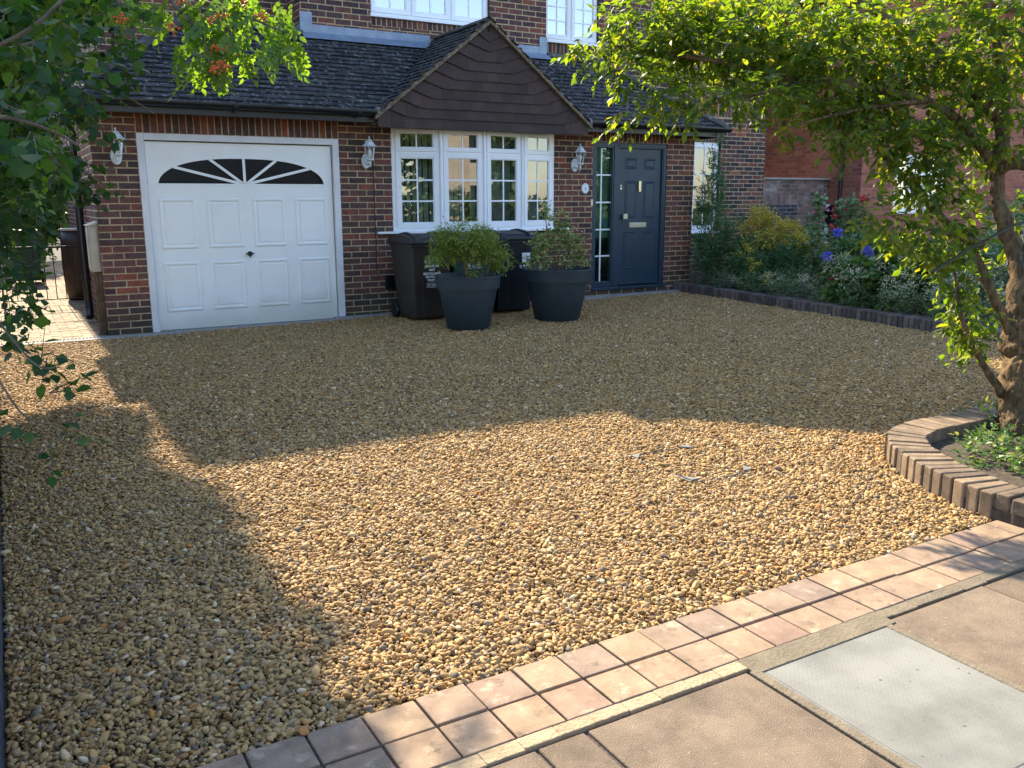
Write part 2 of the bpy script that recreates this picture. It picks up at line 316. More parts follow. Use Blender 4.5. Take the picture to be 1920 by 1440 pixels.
CH = .0748
def rsub(rects, h):
    out = []
    for (a, b, c, d) in rects:
        if h[0] >= b or h[1] <= a or h[2] >= d or h[3] <= c: out.append((a, b, c, d)); continue
        if a < h[0]: out.append((a, h[0], c, d))
        if h[1] < b: out.append((h[1], b, c, d))
        m0, m1 = max(a, h[0]), min(b, h[1])
        if c < h[2]: out.append((m0, m1, c, h[2]))
        if h[3] < d: out.append((m0, m1, h[3], d))
    return out
def brickwall(mb, O, U, N, W, H, holes=(), soldiers=(), z0=0.0, phase=0, proud=.004, thick=.03, depth=.10, joint=.0115, cut=None, rmap=lambda r, z: r):
    """real bricks laid on a mortar plane; holes and soldier courses are (u0, u1, z0, z1)"""
    O, U, N = Vector(O), Vector(U), Vector(N); Z = Vector((0, 0, 1))
    P = lambda u, z, d: O + U*u + Z*z + N*d
    def brick(a, b, c, d):
        if b-a < .014 or d-c < .012: return
        if cut and not cut((a+b)/2, (c+d)/2): return
        j = lambda: random.uniform(-.0016, .0016)
        e = .004; pr = proud + random.uniform(-.002, .002)
        a, b, c, d = a+j(), b+j(), c+j(), d+j()
        vs = [P(a, c, -thick), P(b, c, -thick), P(b, d, -thick), P(a, d, -thick), P(a, c, pr-e), P(b, c, pr-e), P(b, d, pr-e), P(a, d, pr-e),
              P(a+e, c+e, pr), P(b-e, c+e, pr), P(b-e, d-e, pr), P(a+e, d-e, pr)]
        r = random.random(); r = rmap(r, c)
        mb.add(vs, [(4, 5, 9, 8), (5, 6, 10, 9), (6, 7, 11, 10), (7, 4, 8, 11), (8, 9, 10, 11), (0, 1, 5, 4), (1, 2, 6, 5), (2, 3, 7, 6), (3, 0, 4, 7)], 0, r)
    blocks = list(holes) + list(soldiers)
    k0 = int(math.floor(z0/CH)); k = k0
    while k*CH < z0+H:
        off = (0 if (k+phase) % 2 else -.1125) + random.choice((0, 0, 0, .004))
        u = off
        while u < W:
            rs = [(max(0, u+joint/2), min(W, u+.225-joint/2), max(z0, k*CH+joint/2), min(z0+H, (k+1)*CH-joint/2))]
            if rs[0][1] > rs[0][0] and rs[0][3] > rs[0][2]:
                for h in blocks: rs = rsub(rs, h)
                for q in rs: brick(*q)
            u += .225
        k += 1
    for (a, b, c, d) in soldiers:
        n = max(1, round((b-a)/.075)); s = (b-a)/n
        for i in range(n):
            rs = [(a+i*s+joint/2, a+(i+1)*s-joint/2, c+joint/2, d-.002)]
            for h in holes: rs = rsub(rs, h)
            for q in rs: brick(*q)
    rs = [(0, W, z0, z0+H)]
    for h in holes: rs = rsub(rs, h)
    for (a, b, c, d) in rs:
        if cut and not cut((a+b)/2, (c+d)/2): continue
        mb.add([P(a, c, 0), P(b, c, 0), P(b, d, 0), P(a, d, 0)], [(0, 1, 2, 3)], 1)
    for (a, b, c, d) in holes:      # reveals
        c = max(c, z0)
        for A, B in (((a, c), (a, d)), ((a, d), (b, d)), ((b, d), (b, c)), ((b, c), (a, c))):
            mb.add([P(*A, .003), P(*B, .003), P(*B, -depth), P(*A, -depth)], [(0, 1, 2, 3)], 0, .3)

# ------------------------------------------------------------------ ground, paving
def gz(x, y):
    return .0095*max(0, x)*min(1, max(0, (y+8.2)/8.2))
def edge_x(y):                       # inner line of the kerb of the flower border
    return 7.95 + .045*min(0, y)
mb = MB()
mb.add([(-80, -80, -.06), (90, -80, -.06), (90, 90, -.06), (-80, 90, -.06)], [(0, 1, 2, 3)])
mb.build('ground', 'soil', kind='structure')
mb = MB(); mb.add([(-80, -24, -.05), (90, -24, -.05), (90, -12.6, -.05), (-80, -12.6, -.05)], [(0, 1, 2, 3)]); mb.build('road', 'asphalt', kind='structure')
mb = MB()                            # sub-base under the loose gravel
nx, ny = 24, 24
for i in range(nx+1):
    for j in range(ny+1):
        y = -8.2 + 8.1*j/ny; x = -1.07 + (edge_x(y)+1.07)*i/nx
        mb.v.append((x, y, gz(x, y)-.012))
for i in range(nx):
    for j in range(ny):
        a = i*(ny+1)+j; mb.f.append([a, a+ny+1, a+ny+2, a+1]); mb.m.append(0); mb.r.append(.5)
mb.build('driveway', 'gravelbed', kind='structure')

# tumbled square pavers: two rows along the pavement edge
S_, T_, YP, X0 = .1675, .1618, -8.369, -.3376
mb = MB(); mg = MB()
for i in range(-6, 60):
    for row in (0, 1):
        x0 = X0 + i*S_; y0 = YP + (.002 if row == 0 else -T_-.002)
        g = .0035; dz = random.uniform(-.003, .003)
        mb.box(x0+g+random.uniform(-.001, .001), x0+S_-g, y0+g, y0+T_-g, -.05, .006+dz, 0, (i*7 % 11)/11*.5+random.random()*.5)
mg.box(X0-6*S_, X0+60*S_, YP-T_-.001, YP+T_+.004, -.05, -.006)
o = mb.build('paving', 'paver', bevel=.004, segs=3, kind='structure')
mg.build('paving', 'grout', kind='structure')
# mortar fillet along the pavers
mb = MB()
def strip(xs, mi):
    for a, b in zip(xs[:-1], xs[1:]):
        j = lambda: random.uniform(-.006, .006)
        mb.box(a, b, -8.582+j(), -8.529, -.04, .004+random.uniform(-.001, .001), mi)
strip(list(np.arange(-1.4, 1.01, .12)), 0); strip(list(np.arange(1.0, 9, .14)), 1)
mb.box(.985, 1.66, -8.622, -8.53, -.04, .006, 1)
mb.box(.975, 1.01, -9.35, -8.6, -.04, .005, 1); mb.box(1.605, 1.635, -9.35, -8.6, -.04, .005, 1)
mb.build('paving', ['mortar_strip', 'mortar_strip_dk'], bevel=.003, kind='structure')
# pavement slabs
mb = MB()
xs = [(-2.4, -1.4), (-1.39, -.5), (-.49, .185), (.195, .345), (.36, .97), (1.64, 2.21), (2.22, 3.1), (3.11, 4.0), (4.01, 5.), (5.01, 6.), (6.01, 7.)]
for a, b in xs: mb.box(a, b, -9.34+random.uniform(-.01, .01), -8.592, -.05, random.uniform(-.002, .002))
for a, b in [(-2.4, -1.2), (-1.19, -.3), (-.29, .6), (.61, 1.5), (1.51, 2.4), (2.41, 3.3), (3.31, 4.2), (4.21, 5.1)]:
    mb.box(a, b, -9.9, -9.36, -.05, 0); mb.box(a+.3, b+.3, -10.8, -9.91, -.05, 0); mb.box(a, b, -11.7, -10.81, -.05, 0)
mb.build('pavement', 'slab', bevel=.005, segs=3, kind='structure')
mb = MB(); mb.box(-3, 9.5, -11.75, -8.53, -.06, -.012); mb.build('pavement', 'grout', kind='structure')
# inspection cover in the pavement
cv = thing('utility_cover', 'pale grey cross-hatched concrete cover set in the pavement slabs', 'utility cover', (1.3, -8.9, 0))
mb = MB(); mb.box(1.018, 1.6, -9.30, -8.625, -.04, .004); mb.build('lid', 'cover', cv, bevel=.004)
mb = MB()
for a in ((1.008, 1.018, -9.31, -8.615), (1.6, 1.61, -9.31, -8.615), (1.018, 1.6, -8.625, -8.615), (1.018, 1.6, -9.31, -9.30)): mb.box(*a, -.04, .002)
mb.build('frame', 'galv', cv)
# recessed tray cover hidden under the gravel, only its metal corners show
dc = thing('drain_cover', 'buried drain cover with grey metal corners peeping through the gravel', 'drain cover', (2.29, -6.82, .01))
for cx, cy, sx, sy in ((2.08, -6.56, 1, -1), (2.5, -7.10, -1, 1), (2.5, -6.56, -1, -1), (2.08, -7.08, 1, 1)):
    mb = MB(); z = gz(cx, cy)+.010; mb.prism([(cx, cy), (cx+.07*sx, cy), (cx, cy+.07*sy)], z, z+.008); mb.build('corner_plate', 'galv', dc, bevel=.001)
for a, b in (((2.08, -6.6), (2.08, -7.08)), ((2.1, -7.1), (2.5, -7.1)), ((2.16, -6.56), (2.44, -6.56))):
    mb = MB(); z = gz(*a)+.006; mb.tube([(*a, z), ((a[0]+b[0])/2, (a[1]+b[1])/2, z-.004), (*b, z)], .004, 5); mb.build('rim', 'galv', dc)

# drainage channel and concrete edging along the house
ch = thing('drainage_channel', 'slotted grey drainage channel across the foot of the garage and side passage', 'drain', (.8, -.12, 0))
mb = MB(); x = -1.05
while x < 2.9:
    mb.box(x, x+.018, -.135, -.075, .002, .012); x += .036
mb.box(-1.06, 2.9, -.075, -.060, -.02, .014); mb.box(-1.06, 2.9, -.150, -.135, -.02, .014)
mb.build('grate', 'concrete', ch)
mb = MB(); mb.box(-1.06, 2.9, -.135, -.075, -.05, -.004); mb.build('trough', 'black', ch)
mb = MB()
x = -1.06
while x < 8.0:
    n = min(8.0, x+.6); z = gz(x+.3, 0)
    mb.box(x+.003, n-.003, -.235 if x < 2.9 else -.21, -.151 if n <= 3.0 else -.008, -.05, z+.012); x = n
mb.box(.45, 2.70, -.058, .12, -.05, .008)
mb.build('path', 'concrete', bevel=.004, kind='structure')
# block paving in the side passage
mb = MB()
y = -.055; k = 0
while y < 13:
    x = -1.6 + (.05 if k % 2 else -.05)
    while x < .34 + (1.3 if y > 9 else 0):
        if k % 3: mb.box(x+.004, x+.196, y+.004, y+.096, -.05, .003+random.uniform(-.002, .003))
        else:
            mb.box(x+.004, x+.096, y+.004, y+.096, -.05, .003+random.uniform(-.002, .003)); mb.box(x+.104, x+.196, y+.004, y+.096, -.05, .003+random.uniform(-.002, .003))
        x += .2
    y += .1; k += 1
mb.build('alley', 'block', kind='structure')
mb = MB(); mb.box(-1.7, 1.7, -.055, 13.1, -.055, -.004); mb.build('alley', 'mortar_dk', kind='structure')

# ------------------------------------------------------------------ gravel: one mass of loose pebbles
def bedcurve():
    P = [(8.2, -7.12), (7.0, -7.12), (5.8, -7.12), (4.9, -7.12), (4.43, -7.12), (3.99, -7.12), (3.72, -7.13), (3.53, -7.18), (3.40, -7.255), (3.28, -7.365), (3.18, -7.50), (3.09, -7.65), (3.02, -7.80), (2.96, -7.98), (2.935, -8.13), (2.935, -8.33), (2.95, -8.52)]
    return [Vector((a, b)) for a, b in P]
BC = bedcurve()
def inbed(x, y, m=0.0):              # inside the raised bed (right and street side of its curved wall)
    if x < 2.9-m: return False
    for a, b in zip(BC[:-1], BC[1:]):
        if a.x >= x >= b.x: return y < a.y + (b.y-a.y)*(x-a.x)/(b.x-a.x+1e-9) + m
    return x > 2.93
def gravel():
    pts = []
    def layer(s, y0, y1, dz, keep=1.0):
        xs = np.arange(-1.06, 7.98, s); ys = np.arange(y0, y1, s)
        X, Y = np.meshgrid(xs, ys); X = X.ravel() + NR.uniform(-.48, .48, X.size)*s; Y = Y.ravel() + NR.uniform(-.48, .48, Y.size)*s
        ok = (X < 7.93 + .045*np.minimum(0, Y)) & (Y > -8.203) & (X > -1.055) & (NR.random(X.size) < keep) & (Y < -.24)
        ok &= ~((X > 2.9) & (Y < -7.05) & np.array([inbed(a, b, .012) if (a > 2.9 and b < -7.05) else False for a, b in zip(X, Y)]))
        X, Y = X[ok], Y[ok]
        Z = .0095*np.maximum(0, X)*np.clip((Y+8.2)/8.2, 0, 1) + dz + NR.uniform(-.005, .005, X.size) + .005*np.sin(X*3.1+1)*np.sin(Y*2.7) + .004*np.sin(X*9.3+Y*4)*np.sin(Y*7.7-X*3)
        pts.append(np.stack([X, Y, Z], -1))
    layer(.0138, -8.2, -5.0, -.006); layer(.0195, -8.2, -5.0, .003, .75)
    layer(.0160, -5.0, -.2, -.005); layer(.024, -5.0, -.2, .004, .8)
    P = np.concatenate(pts); n = len(P)
    me = bpy.data.meshes.new('gravel'); me.vertices.add(n); me.vertices.foreach_set('co', P.astype(np.float32).ravel())
    rot = np.stack([NR.normal(0, .38, n), NR.normal(0, .38, n), NR.uniform(0, 6.283, n)], -1).astype(np.float32)
    tilt = NR.random(n) < .12; rot[tilt, 0] += NR.uniform(.6, 1.3, tilt.sum())
    s = np.exp(NR.normal(0, .32, n)) * .80; s = np.clip(s, .38, 1.8)
    scl = np.stack([s, s*NR.uniform(.75, 1.1, n), s*NR.uniform(.8, 1.15, n)], -1).astype(np.float32)
    a = me.attributes.new('rot', 'FLOAT_VECTOR', 'POINT'); a.data.foreach_set('vector', rot.ravel())
    a = me.attributes.new('scl', 'FLOAT_VECTOR', 'POINT'); a.data.foreach_set('vector', scl.ravel())
    a = me.attributes.new('pick', 'INT', 'POINT'); a.data.foreach_set('value', NR.integers(0, 9, n).astype(np.int32))
    o = bpy.data.objects.new('gravel', me); COL.objects.link(o); o['kind'] = 'stuff'
    pc = bpy.data.collections.new('pebble_shapes')
    import bmesh
    for i in range(9):
        bm = bmesh.new(); bmesh.ops.create_icosphere(bm, subdivisions=2, radius=1)
        rs = [Vector((random.gauss(0, 1), random.gauss(0, 1), random.gauss(0, 1))).normalized() for _ in range(5)]
        am = [random.uniform(.45, .85) for _ in range(5)]; flat = i % 3 == 0
        for v in bm.verts:
            for r_, a_ in zip(rs, am):      # shave facets so that some pebbles look split
                d = v.co.dot(r_)
                if d > a_: v.co -= r_*(d-a_)*(.95 if i % 2 else .75)
            v.co.x *= .0135; v.co.y *= .0098; v.co.z *= .0056 if flat else .0072
        pm = bpy.data.meshes.new('pebble'); bm.to_mesh(pm); bm.free(); pm.materials.append(M['pebble'])
        pm.polygons.foreach_set('use_smooth', [True]*len(pm.polygons))
        pc.objects.link(bpy.data.objects.new('pebble_%d' % i, pm))
    nt = bpy.data.node_groups.new('loose_stones', 'GeometryNodeTree')
    nt.interface.new_socket('Geometry', in_out='INPUT', socket_type='NodeSocketGeometry'); nt.interface.new_socket('Geometry', in_out='OUTPUT', socket_type='NodeSocketGeometry')
    gi = nt.nodes.new('NodeGroupInput'); go = nt.nodes.new('NodeGroupOutput'); ip = nt.nodes.new('GeometryNodeInstanceOnPoints'); ci = nt.nodes.new('GeometryNodeCollectionInfo')
    ci.inputs['Collection'].default_value = pc; ci.inputs['Separate Children'].default_value = True; ci.inputs['Reset Children'].default_value = True
    def na(nm, dt):
        x = nt.nodes.new('GeometryNodeInputNamedAttribute'); x.data_type = dt; x.inputs['Name'].default_value = nm; return x.outputs['Attribute']
    L = nt.links.new
    L(gi.outputs[0], ip.inputs['Points']); L(ci.outputs[0], ip.inputs['Instance']); ip.inputs['Pick Instance'].default_value = True
    L(na('pick', 'INT'), ip.inputs['Instance Index']); L(na('rot', 'FLOAT_VECTOR'), ip.inputs['Rotation']); L(na('scl', 'FLOAT_VECTOR'), ip.inputs['Scale'])
    L(ip.outputs[0], go.inputs[0])
    md = o.modifiers.new('stones', 'NODES'); md.node_group = nt
    print('gravel pebbles', n)
gravel()
def fallen(name, label, m, loc, s, rz):
    mb = MB(); mb.add([(0, -s, .0), (s*.45, -s*.2, .004), (s*.3, s*.6, .002), (0, s, .006), (-s*.35, s*.4, .009), (-s*.45, -.3*s, .003), (0, 0, -.003)], [(6, 0, 1), (6, 1, 2), (6, 2, 3), (6, 3, 4), (6, 4, 5), (6, 5, 0)])
    o = mb.build(name, m); o.location = loc; o.rotation_euler = (.15, .1, rz); tag(o, label, 'leaf')
fallen('fallen_leaf', 'bright orange leaf lying on the gravel at the edge of the sunlight', 'orangeleaf', (.92, -5.79, .022), .022, .6)
fallen('fallen_leaf', 'curled brown dead leaf lying on the gravel nearest the pavement', 'dryleaf', (-.24, -7.58, .02), .028, 2.1)

LP = np.stack([NR.uniform(-1.0, 7.5, 90), NR.uniform(-8.15, -.4, 90), np.zeros(90)], -1)
LP = np.array([p for p in LP if not inbed(p[0], p[1], .02)]); LP[:, 2] = [gz(a, b)+.018 for a, b in LP[:, :2]]
LITTER = LP
# ------------------------------------------------------------------ the house
house = thing('brick_house', 'brown brick house with white garage door, tile-hung gable and navy front door', 'house', (4, 1.5, 0))
GX0, GX1, GZ = .45, 2.70, 2.163
mb = MB()
BOWX = [3.39, 3.975, 4.57, 5.165, 5.75]; BOWY = [0, -.15, -.20, -.15, 0]
DX0, DX1 = 6.42, 7.762
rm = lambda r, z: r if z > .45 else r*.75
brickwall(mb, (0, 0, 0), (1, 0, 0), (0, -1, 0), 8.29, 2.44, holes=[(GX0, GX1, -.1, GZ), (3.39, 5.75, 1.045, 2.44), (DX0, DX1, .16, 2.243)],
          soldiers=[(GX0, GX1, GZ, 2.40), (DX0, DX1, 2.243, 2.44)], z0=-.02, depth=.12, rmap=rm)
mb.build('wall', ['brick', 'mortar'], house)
mb = MB(); brickwall(mb, (0, 1.68, 0), (0, -1, 0), (-1, 0, 0), 1.68, 2.44, z0=-.02, phase=1); mb.build('wall', ['brick', 'mortar'], house)
mb = MB(); mb.box(8.26, 8.285, .004, 1.68, 0, 2.44, 0, .3); mb.build('wall', ['brick', 'mortar'], house)
# upper storey: projecting bay and the wall it stands on
mb = MB()
UWX0, UWX1, UWZ = 3.60, 5.38, 3.815
brickwall(mb, (2.657, 1.1, 0), (1, 0, 0), (0, -1, 0), 3.67, 2.2, holes=[(UWX0-2.657, UWX1-2.657, UWZ, 5.0)], soldiers=[(UWX0-2.657, UWX1-2.657, UWZ-.115, UWZ)], z0=3.4, joint=.0125)
brickwall(mb, (2.657, 1.68, 0), (0, -1, 0), (-1, 0, 0), .58, 2.2, z0=3.4, joint=.0125)
mb.build('wall', ['brick_up', 'mortar'], house)
mb = MB()
brickwall(mb, (.32, 1.68, 0), (1, 0, 0), (0, -1, 0), 2.337, 2.3, z0=3.2, joint=.0125)
mb.build('wall', ['brick_up', 'mortar'], house)
W2X0, W2X1, W2Z = 6.66, 7.68, 3.83
mb = MB()
brickwall(mb, (6.327, 1.68, 0), (1, 0, 0), (0, -1, 0), 1.96, 2.3, holes=[(W2X0-6.327, W2X1-6.327, W2Z, 5.1)], soldiers=[(W2X0-6.327, W2X1-6.327, W2Z-.21, W2Z)], z0=3.2, joint=.0125)
mb.build('wall', ['brick_up', 'mortar'], house)
mb = MB()
W3X0, W3X1 = 9.75, 10.39
brickwall(mb, (8.287, 1.68, 0), (1, 0, 0), (0, -1, 0), 3.213, 5.5, holes=[(W3X0-8.287, W3X1-8.287, .85, 2.44)], soldiers=[(W3X0-8.287, W3X1-8.287, 2.44, 2.64), (.9, 3.213, 2.86, 3.085)], z0=0, joint=.0125, phase=1)
mb.build('wall', ['brick_main', 'mortar'], house)
mb = MB(); brickwall(mb, (.32, 9.6, 0), (0, -1, 0), (-1, 0, 0), 7.92, 5.5, z0=0, phase=1, holes=[(2.2, 3.2, 1.0, 2.3)]); mb.build('wall', ['brick_up', 'mortar'], house)
# solid core behind the visible brick (rooms are closed boxes)
mb = MB(); mb.box(.36, 11.48, 2.5, 9.55, 0, 5.45); mb.build('wall', 'render', house)
# main roof with the taller bay gable (both above the frame; they cast the shade over the drive)
mb = MB()
mb.add([(-.14, 1.3, 5.1), (11.9, 1.3, 5.1), (11.9, 5.0, 8.70), (-.14, 5.0, 8.22), (-.14, 9.9, 5.1), (11.9, 9.9, 5.1)], [(0, 1, 2, 3), (3, 2, 5, 4), (0, 3, 4), (1, 5, 2)])
zb = 5.22
mb.add([(2.75, .8, zb), (6.6, .8, zb), (4.62, .8, zb+1.62), (2.75, 5, zb), (6.6, 5, zb), (4.62, 5, zb+1.62)], [(0, 2, 5, 3), (2, 1, 4, 5), (0, 1, 2), (0, 3, 4, 1)])
mb.build('roof', 'tile', house)

# ---- lean-to roof of real plain tiles
EY, EZ, SL = -.33, 2.475, .722          # eave line and slope (rise over run)
def mz(y): return EZ + SL*(y-EY)
AX, AZ, GS = 4.565, 3.61, .775          # apex of the small gable and its slope
def gzr(x): return AZ - GS*abs(x-AX)
ya = math.atan(SL); V_ = Vector((0, math.cos(ya), math.sin(ya))); N_ = Vector((0, -math.sin(ya), math.cos(ya)))
def tiles(mb, O, U, V, N, umax, vmax, inside, gauge=.1, width=.168):
    O, U, V, N = Vector(O), Vector(U), Vector(V), Vector(N)
    r = 0; v = 0
    while v < vmax:
        u = -.3 + (width/2 if r % 2 else 0)
        while u < umax+.3:
            c = O + U*(u+width/2) + V*(v+gauge/2)
            if inside(c):
                j = random.uniform; a = u+.0015; b = u+width-.0015; d = j(-.004, .004); lift = .021+j(-.003, .006); tw = j(-.003, .003)
                P = lambda uu, vv, h: O + U*uu + V*vv + N*h
                vs = [P(a, v+d, lift-.012+tw), P(b, v+d, lift-.012-tw), P(b, v+d, lift-tw), P(a, v+d, lift+tw), P(a, v+gauge+.02, .004), P(b, v+gauge+.02, .004)]
                mb.add(vs, [(0, 1, 2, 3), (3, 2, 5, 4), (0, 3, 4), (1, 5, 2)], 0)
            u += width
        v += gauge; r += 1
mb = MB()
XL, XR = -.25, 8.62; YT = 1.1
def in_main(c): return XL + max(0, c.y-EY) < c.x < XR - max(0, c.y-EY) and c.y < (1.68 if False else YT) and not (gzr(c.x) > mz(c.y)+.03 and c.y > -.45)
tiles(mb, (XL, EY-.04, EZ-.03), (1, 0, 0), V_, N_, XR-XL, 1.8, in_main)
xh = Vector((math.cos(ya), 0, math.sin(ya)))
tiles(mb, (XL-.03, 1.7, EZ-.03), (0, -1, 0), (math.cos(ya), 0, math.sin(ya)), (-math.sin(ya), 0, math.cos(ya)), 2.1, 1.8, lambda c: c.y > EY+(c.x-XL) and c.y < 1.68 and c.x < XL+1.43)
tiles(mb, (XR+.03, EY, EZ-.03), (0, 1, 0), (-math.cos(ya), 0, math.sin(ya)), (math.sin(ya), 0, math.cos(ya)), 2.1, 1.8, lambda c: c.y > EY+(XR-c.x) and c.y < 1.68 and c.x > XR-1.43)
# underlay so nothing shows between tiles
d = .012
mb.add([(XL, EY, EZ-d), (XR, EY, EZ-d), (XR-1.43, YT, mz(YT)-d), (XL+1.43, YT, mz(YT)-d), (XL, 1.68, EZ-d), (XR, 1.68, EZ-d), (XR-1.43, 1.68, 3.36), (XL+1.43, 1.68, 3.36)],
       [(0, 1, 2, 3), (0, 3, 7, 4), (1, 5, 6, 2), (3, 2, 6, 7)], 0, .1)
mb.build('roof', 'tile', house)
mb = MB()
gl = math.atan(GS)
for sgn in (-1, 1):
    O = (AX+sgn*1.56, -.40, AZ-GS*1.56-.0)
    tiles(mb, O, (0, 1, 0), (-sgn*math.cos(gl), 0, math.sin(gl)), (sgn*math.sin(gl), 0, math.cos(gl)), 1.5, 1.97, lambda c: c.y < 1.1 and c.y > -.40 and c.z > mz(c.y)-.02 and (c.x-AX)*sgn > 0)
    mb.add([(AX, -.40, AZ-.01), (AX, 1.1, AZ-.01), (AX+sgn*1.56, 1.1, AZ-GS*1.56-.01), (AX+sgn*1.56, -.4, AZ-GS*1.56-.01)], [(0, 1, 2, 3)], 0, .1)
mb.build('gable_roof', 'tile', house)
def ridge(mb, a, b, r=.10, step=.3, mi=0):
    a, b = Vector(a), Vector(b); L = (b-a).length; n = max(1, round(L/step)); t = (b-a)/n; up = Vector((0, 0, 1)); s = t.cross(up).normalized()
    for i in range(n):
        p = a + t*i; q = p + t*1.04; h0 = random.uniform(0, .008)
        vs = []
        for c_, rr in ((p, r), (q, r*.93)):
            for k in range(9):
                an = math.pi*k/8; vs.append(c_ + s*math.cos(an)*rr + up*(math.sin(an)*rr*.72 + h0 - .035))
        mb.add(vs, [(k, k+1, k+10, k+9) for k in range(8)] + [list(range(9)), list(range(9, 18))], mi)
RM = rndmat('ridge_tile', [(0, (.045, .042, .042)), (1, (.09, .085, .08))], spots=(9, .55, (.25, .25, .24), .15))
for a_, b_, r_ in (((XL+1.40, YT+.03, mz(YT)+.03), (2.657, YT+.03, mz(YT)+.03), .1), ((6.327, YT+.03, mz(YT)+.03), (XR-1.40, YT+.03, mz(YT)+.03), .1), ((XL, EY, EZ+.02), (XL+1.42, YT, mz(YT)+.03), .1), ((XR, EY, EZ+.02), (XR-1.42, YT, mz(YT)+.03), .1), ((AX, -.38, AZ+.02), (AX, 1.1, AZ+.02), .075)):
    mb = MB(); ridge(mb, a_, b_, r=r_); mb.build('ridge_tiles', RM, house)
# lead flashing against the bay
mb = MB(); zf = mz(YT)+.005
mb.box(2.65, AX-.12, 1.08, 1.095, zf, zf+.125); mb.box(2.64, 2.80, 1.075, 1.09, zf-.01, zf+.27); mb.box(AX+.12, 6.34, 1.08, 1.095, zf, zf+.125); mb.box(6.20, 6.335, 1.075, 1.09, zf-.01, zf+.26)
mb.add([(2.65, 1.08, zf+.03), (AX, 1.08, zf+.03), (AX, .95, zf-.065), (2.65, .95, zf-.065)], [(0, 3, 2, 1)]); mb.add([(AX, 1.08, zf+.03), (6.34, 1.08, zf+.03), (6.34, .95, zf-.065), (AX, .95, zf-.065)], [(0, 3, 2, 1)])
mb.obox((2.64, 1.66, zf-.02), (0, -.58, 0), (0, 0, .14), (.012, 0, 0))
mb.build('flashing', 'lead', house, bevel=.004)
# tile-hung gable, courses turned up at the verges
mb = MB()
GB = 2.295; xl, xr = AX-1.50, AX+1.50; crs = 11; hgt = .118
for k in range(crs):
    zb_ = GB + k*hgt; zt = zb_+hgt+.03
    if k == 0: zb_ = GB; 
    def hw(z): return max(0, min(1.50, (AZ-.02-z)/GS))
    w0 = hw(zb_+.10) if k else 1.50
    inn = max(0, w0-.30); low = zb_
    lift = .10 if k else .0
    pts = [(-w0, low+lift), (-inn-.0, low), (inn, low), (w0, low+lift)] if inn > .03 else [(-w0, low+lift), (0, low), (w0, low+lift)]
    wt = hw(zt); innt = max(0, wt-.30)
    top = [(min(wt, 1.5), zt+lift*.6), (innt, zt), (-innt, zt), (-min(wt, 1.5), zt+lift*.6)]
    if k == 0: top = [(1.5, zt+.11), (1.2, zt), (-1.2, zt), (-1.5, zt+.11)]
    def clip(p): x, z = p; return (max(-hw(z) if z > 2.47 else -1.5, min(hw(z) if z > 2.47 else 1.5, x)), min(z, AZ-.03))
    pts = [clip(p) for p in pts]; top = [clip(p) for p in top]
    yb, yt = -.388, -.366
    def pl(P_, x):
        P_ = sorted(P_)
        for (xa, za), (xb, zb2) in zip(P_[:-1], P_[1:]):
            if xa <= x <= xb: return za+(zb2-za)*(x-xa)/(xb-xa+1e-9)
        return P_[0][1] if x < P_[0][0] else P_[-1][1]
    xa_ = min(p[0] for p in pts); xe = max(p[0] for p in pts); u = xa_ - (.08 if k % 2 else 0); 
    cuts = [xa_]
    while u < xe:
        if u > xa_+.02: cuts.append(u)
        u += .165
    cuts.append(xe); brk = [p[0] for p in pts[1:-1]]
    for ua, ub in zip(cuts[:-1], cuts[1:]):
        j_ = random.uniform(-.0025, .0025); rr = random.random(); dz = random.uniform(-.002, .002)
        xs_ = [ua+.001]+[b_ for b_ in brk if ua+.001 < b_ < ub-.001]+[ub-.001]
        for c0, c1 in zip(xs_[:-1], xs_[1:]):
            l0, l1 = pl(pts, c0)+dz, pl(pts, c1)+dz; t0, t1 = max(l0+.001, pl(top, c0)), max(l1+.001, pl(top, c1))
            mb.add([(AX+c0, yb+j_, l0), (AX+c1, yb+j_, l1), (AX+c1, yt, t1), (AX+c0, yt, t0), (AX+c0, -.366, l0), (AX+c1, -.366, l1)], [(0, 1, 2, 3), (0, 4, 5, 1)], 0, rr)
mb.prism([(AX-1.5, GB), (AX+1.5, GB), (AX+1.5, 2.44), (AX, AZ-.02), (AX-1.5, 2.44)], -.364, -.30, 0, 'y', .4)
mb.build('gable', 'tile_hung', house)
mb = MB()
for sgn in (-1, 1):
    a = Vector((AX, -.425, AZ+.0)); b = Vector((AX+sgn*1.545, -.425, AZ-GS*1.545))
    n_ = 14
    for i in range(n_):
        p = a+(b-a)*(i/n_); q = a+(b-a)*((i+1)/n_)
        mb.obox(p+Vector((0, random.uniform(-.003, .003), -.045)), (q-p)*.985, (0, .06, 0), (0, 0, .05), 0)
mb.build('verge', 'verge', house, bevel=.006)
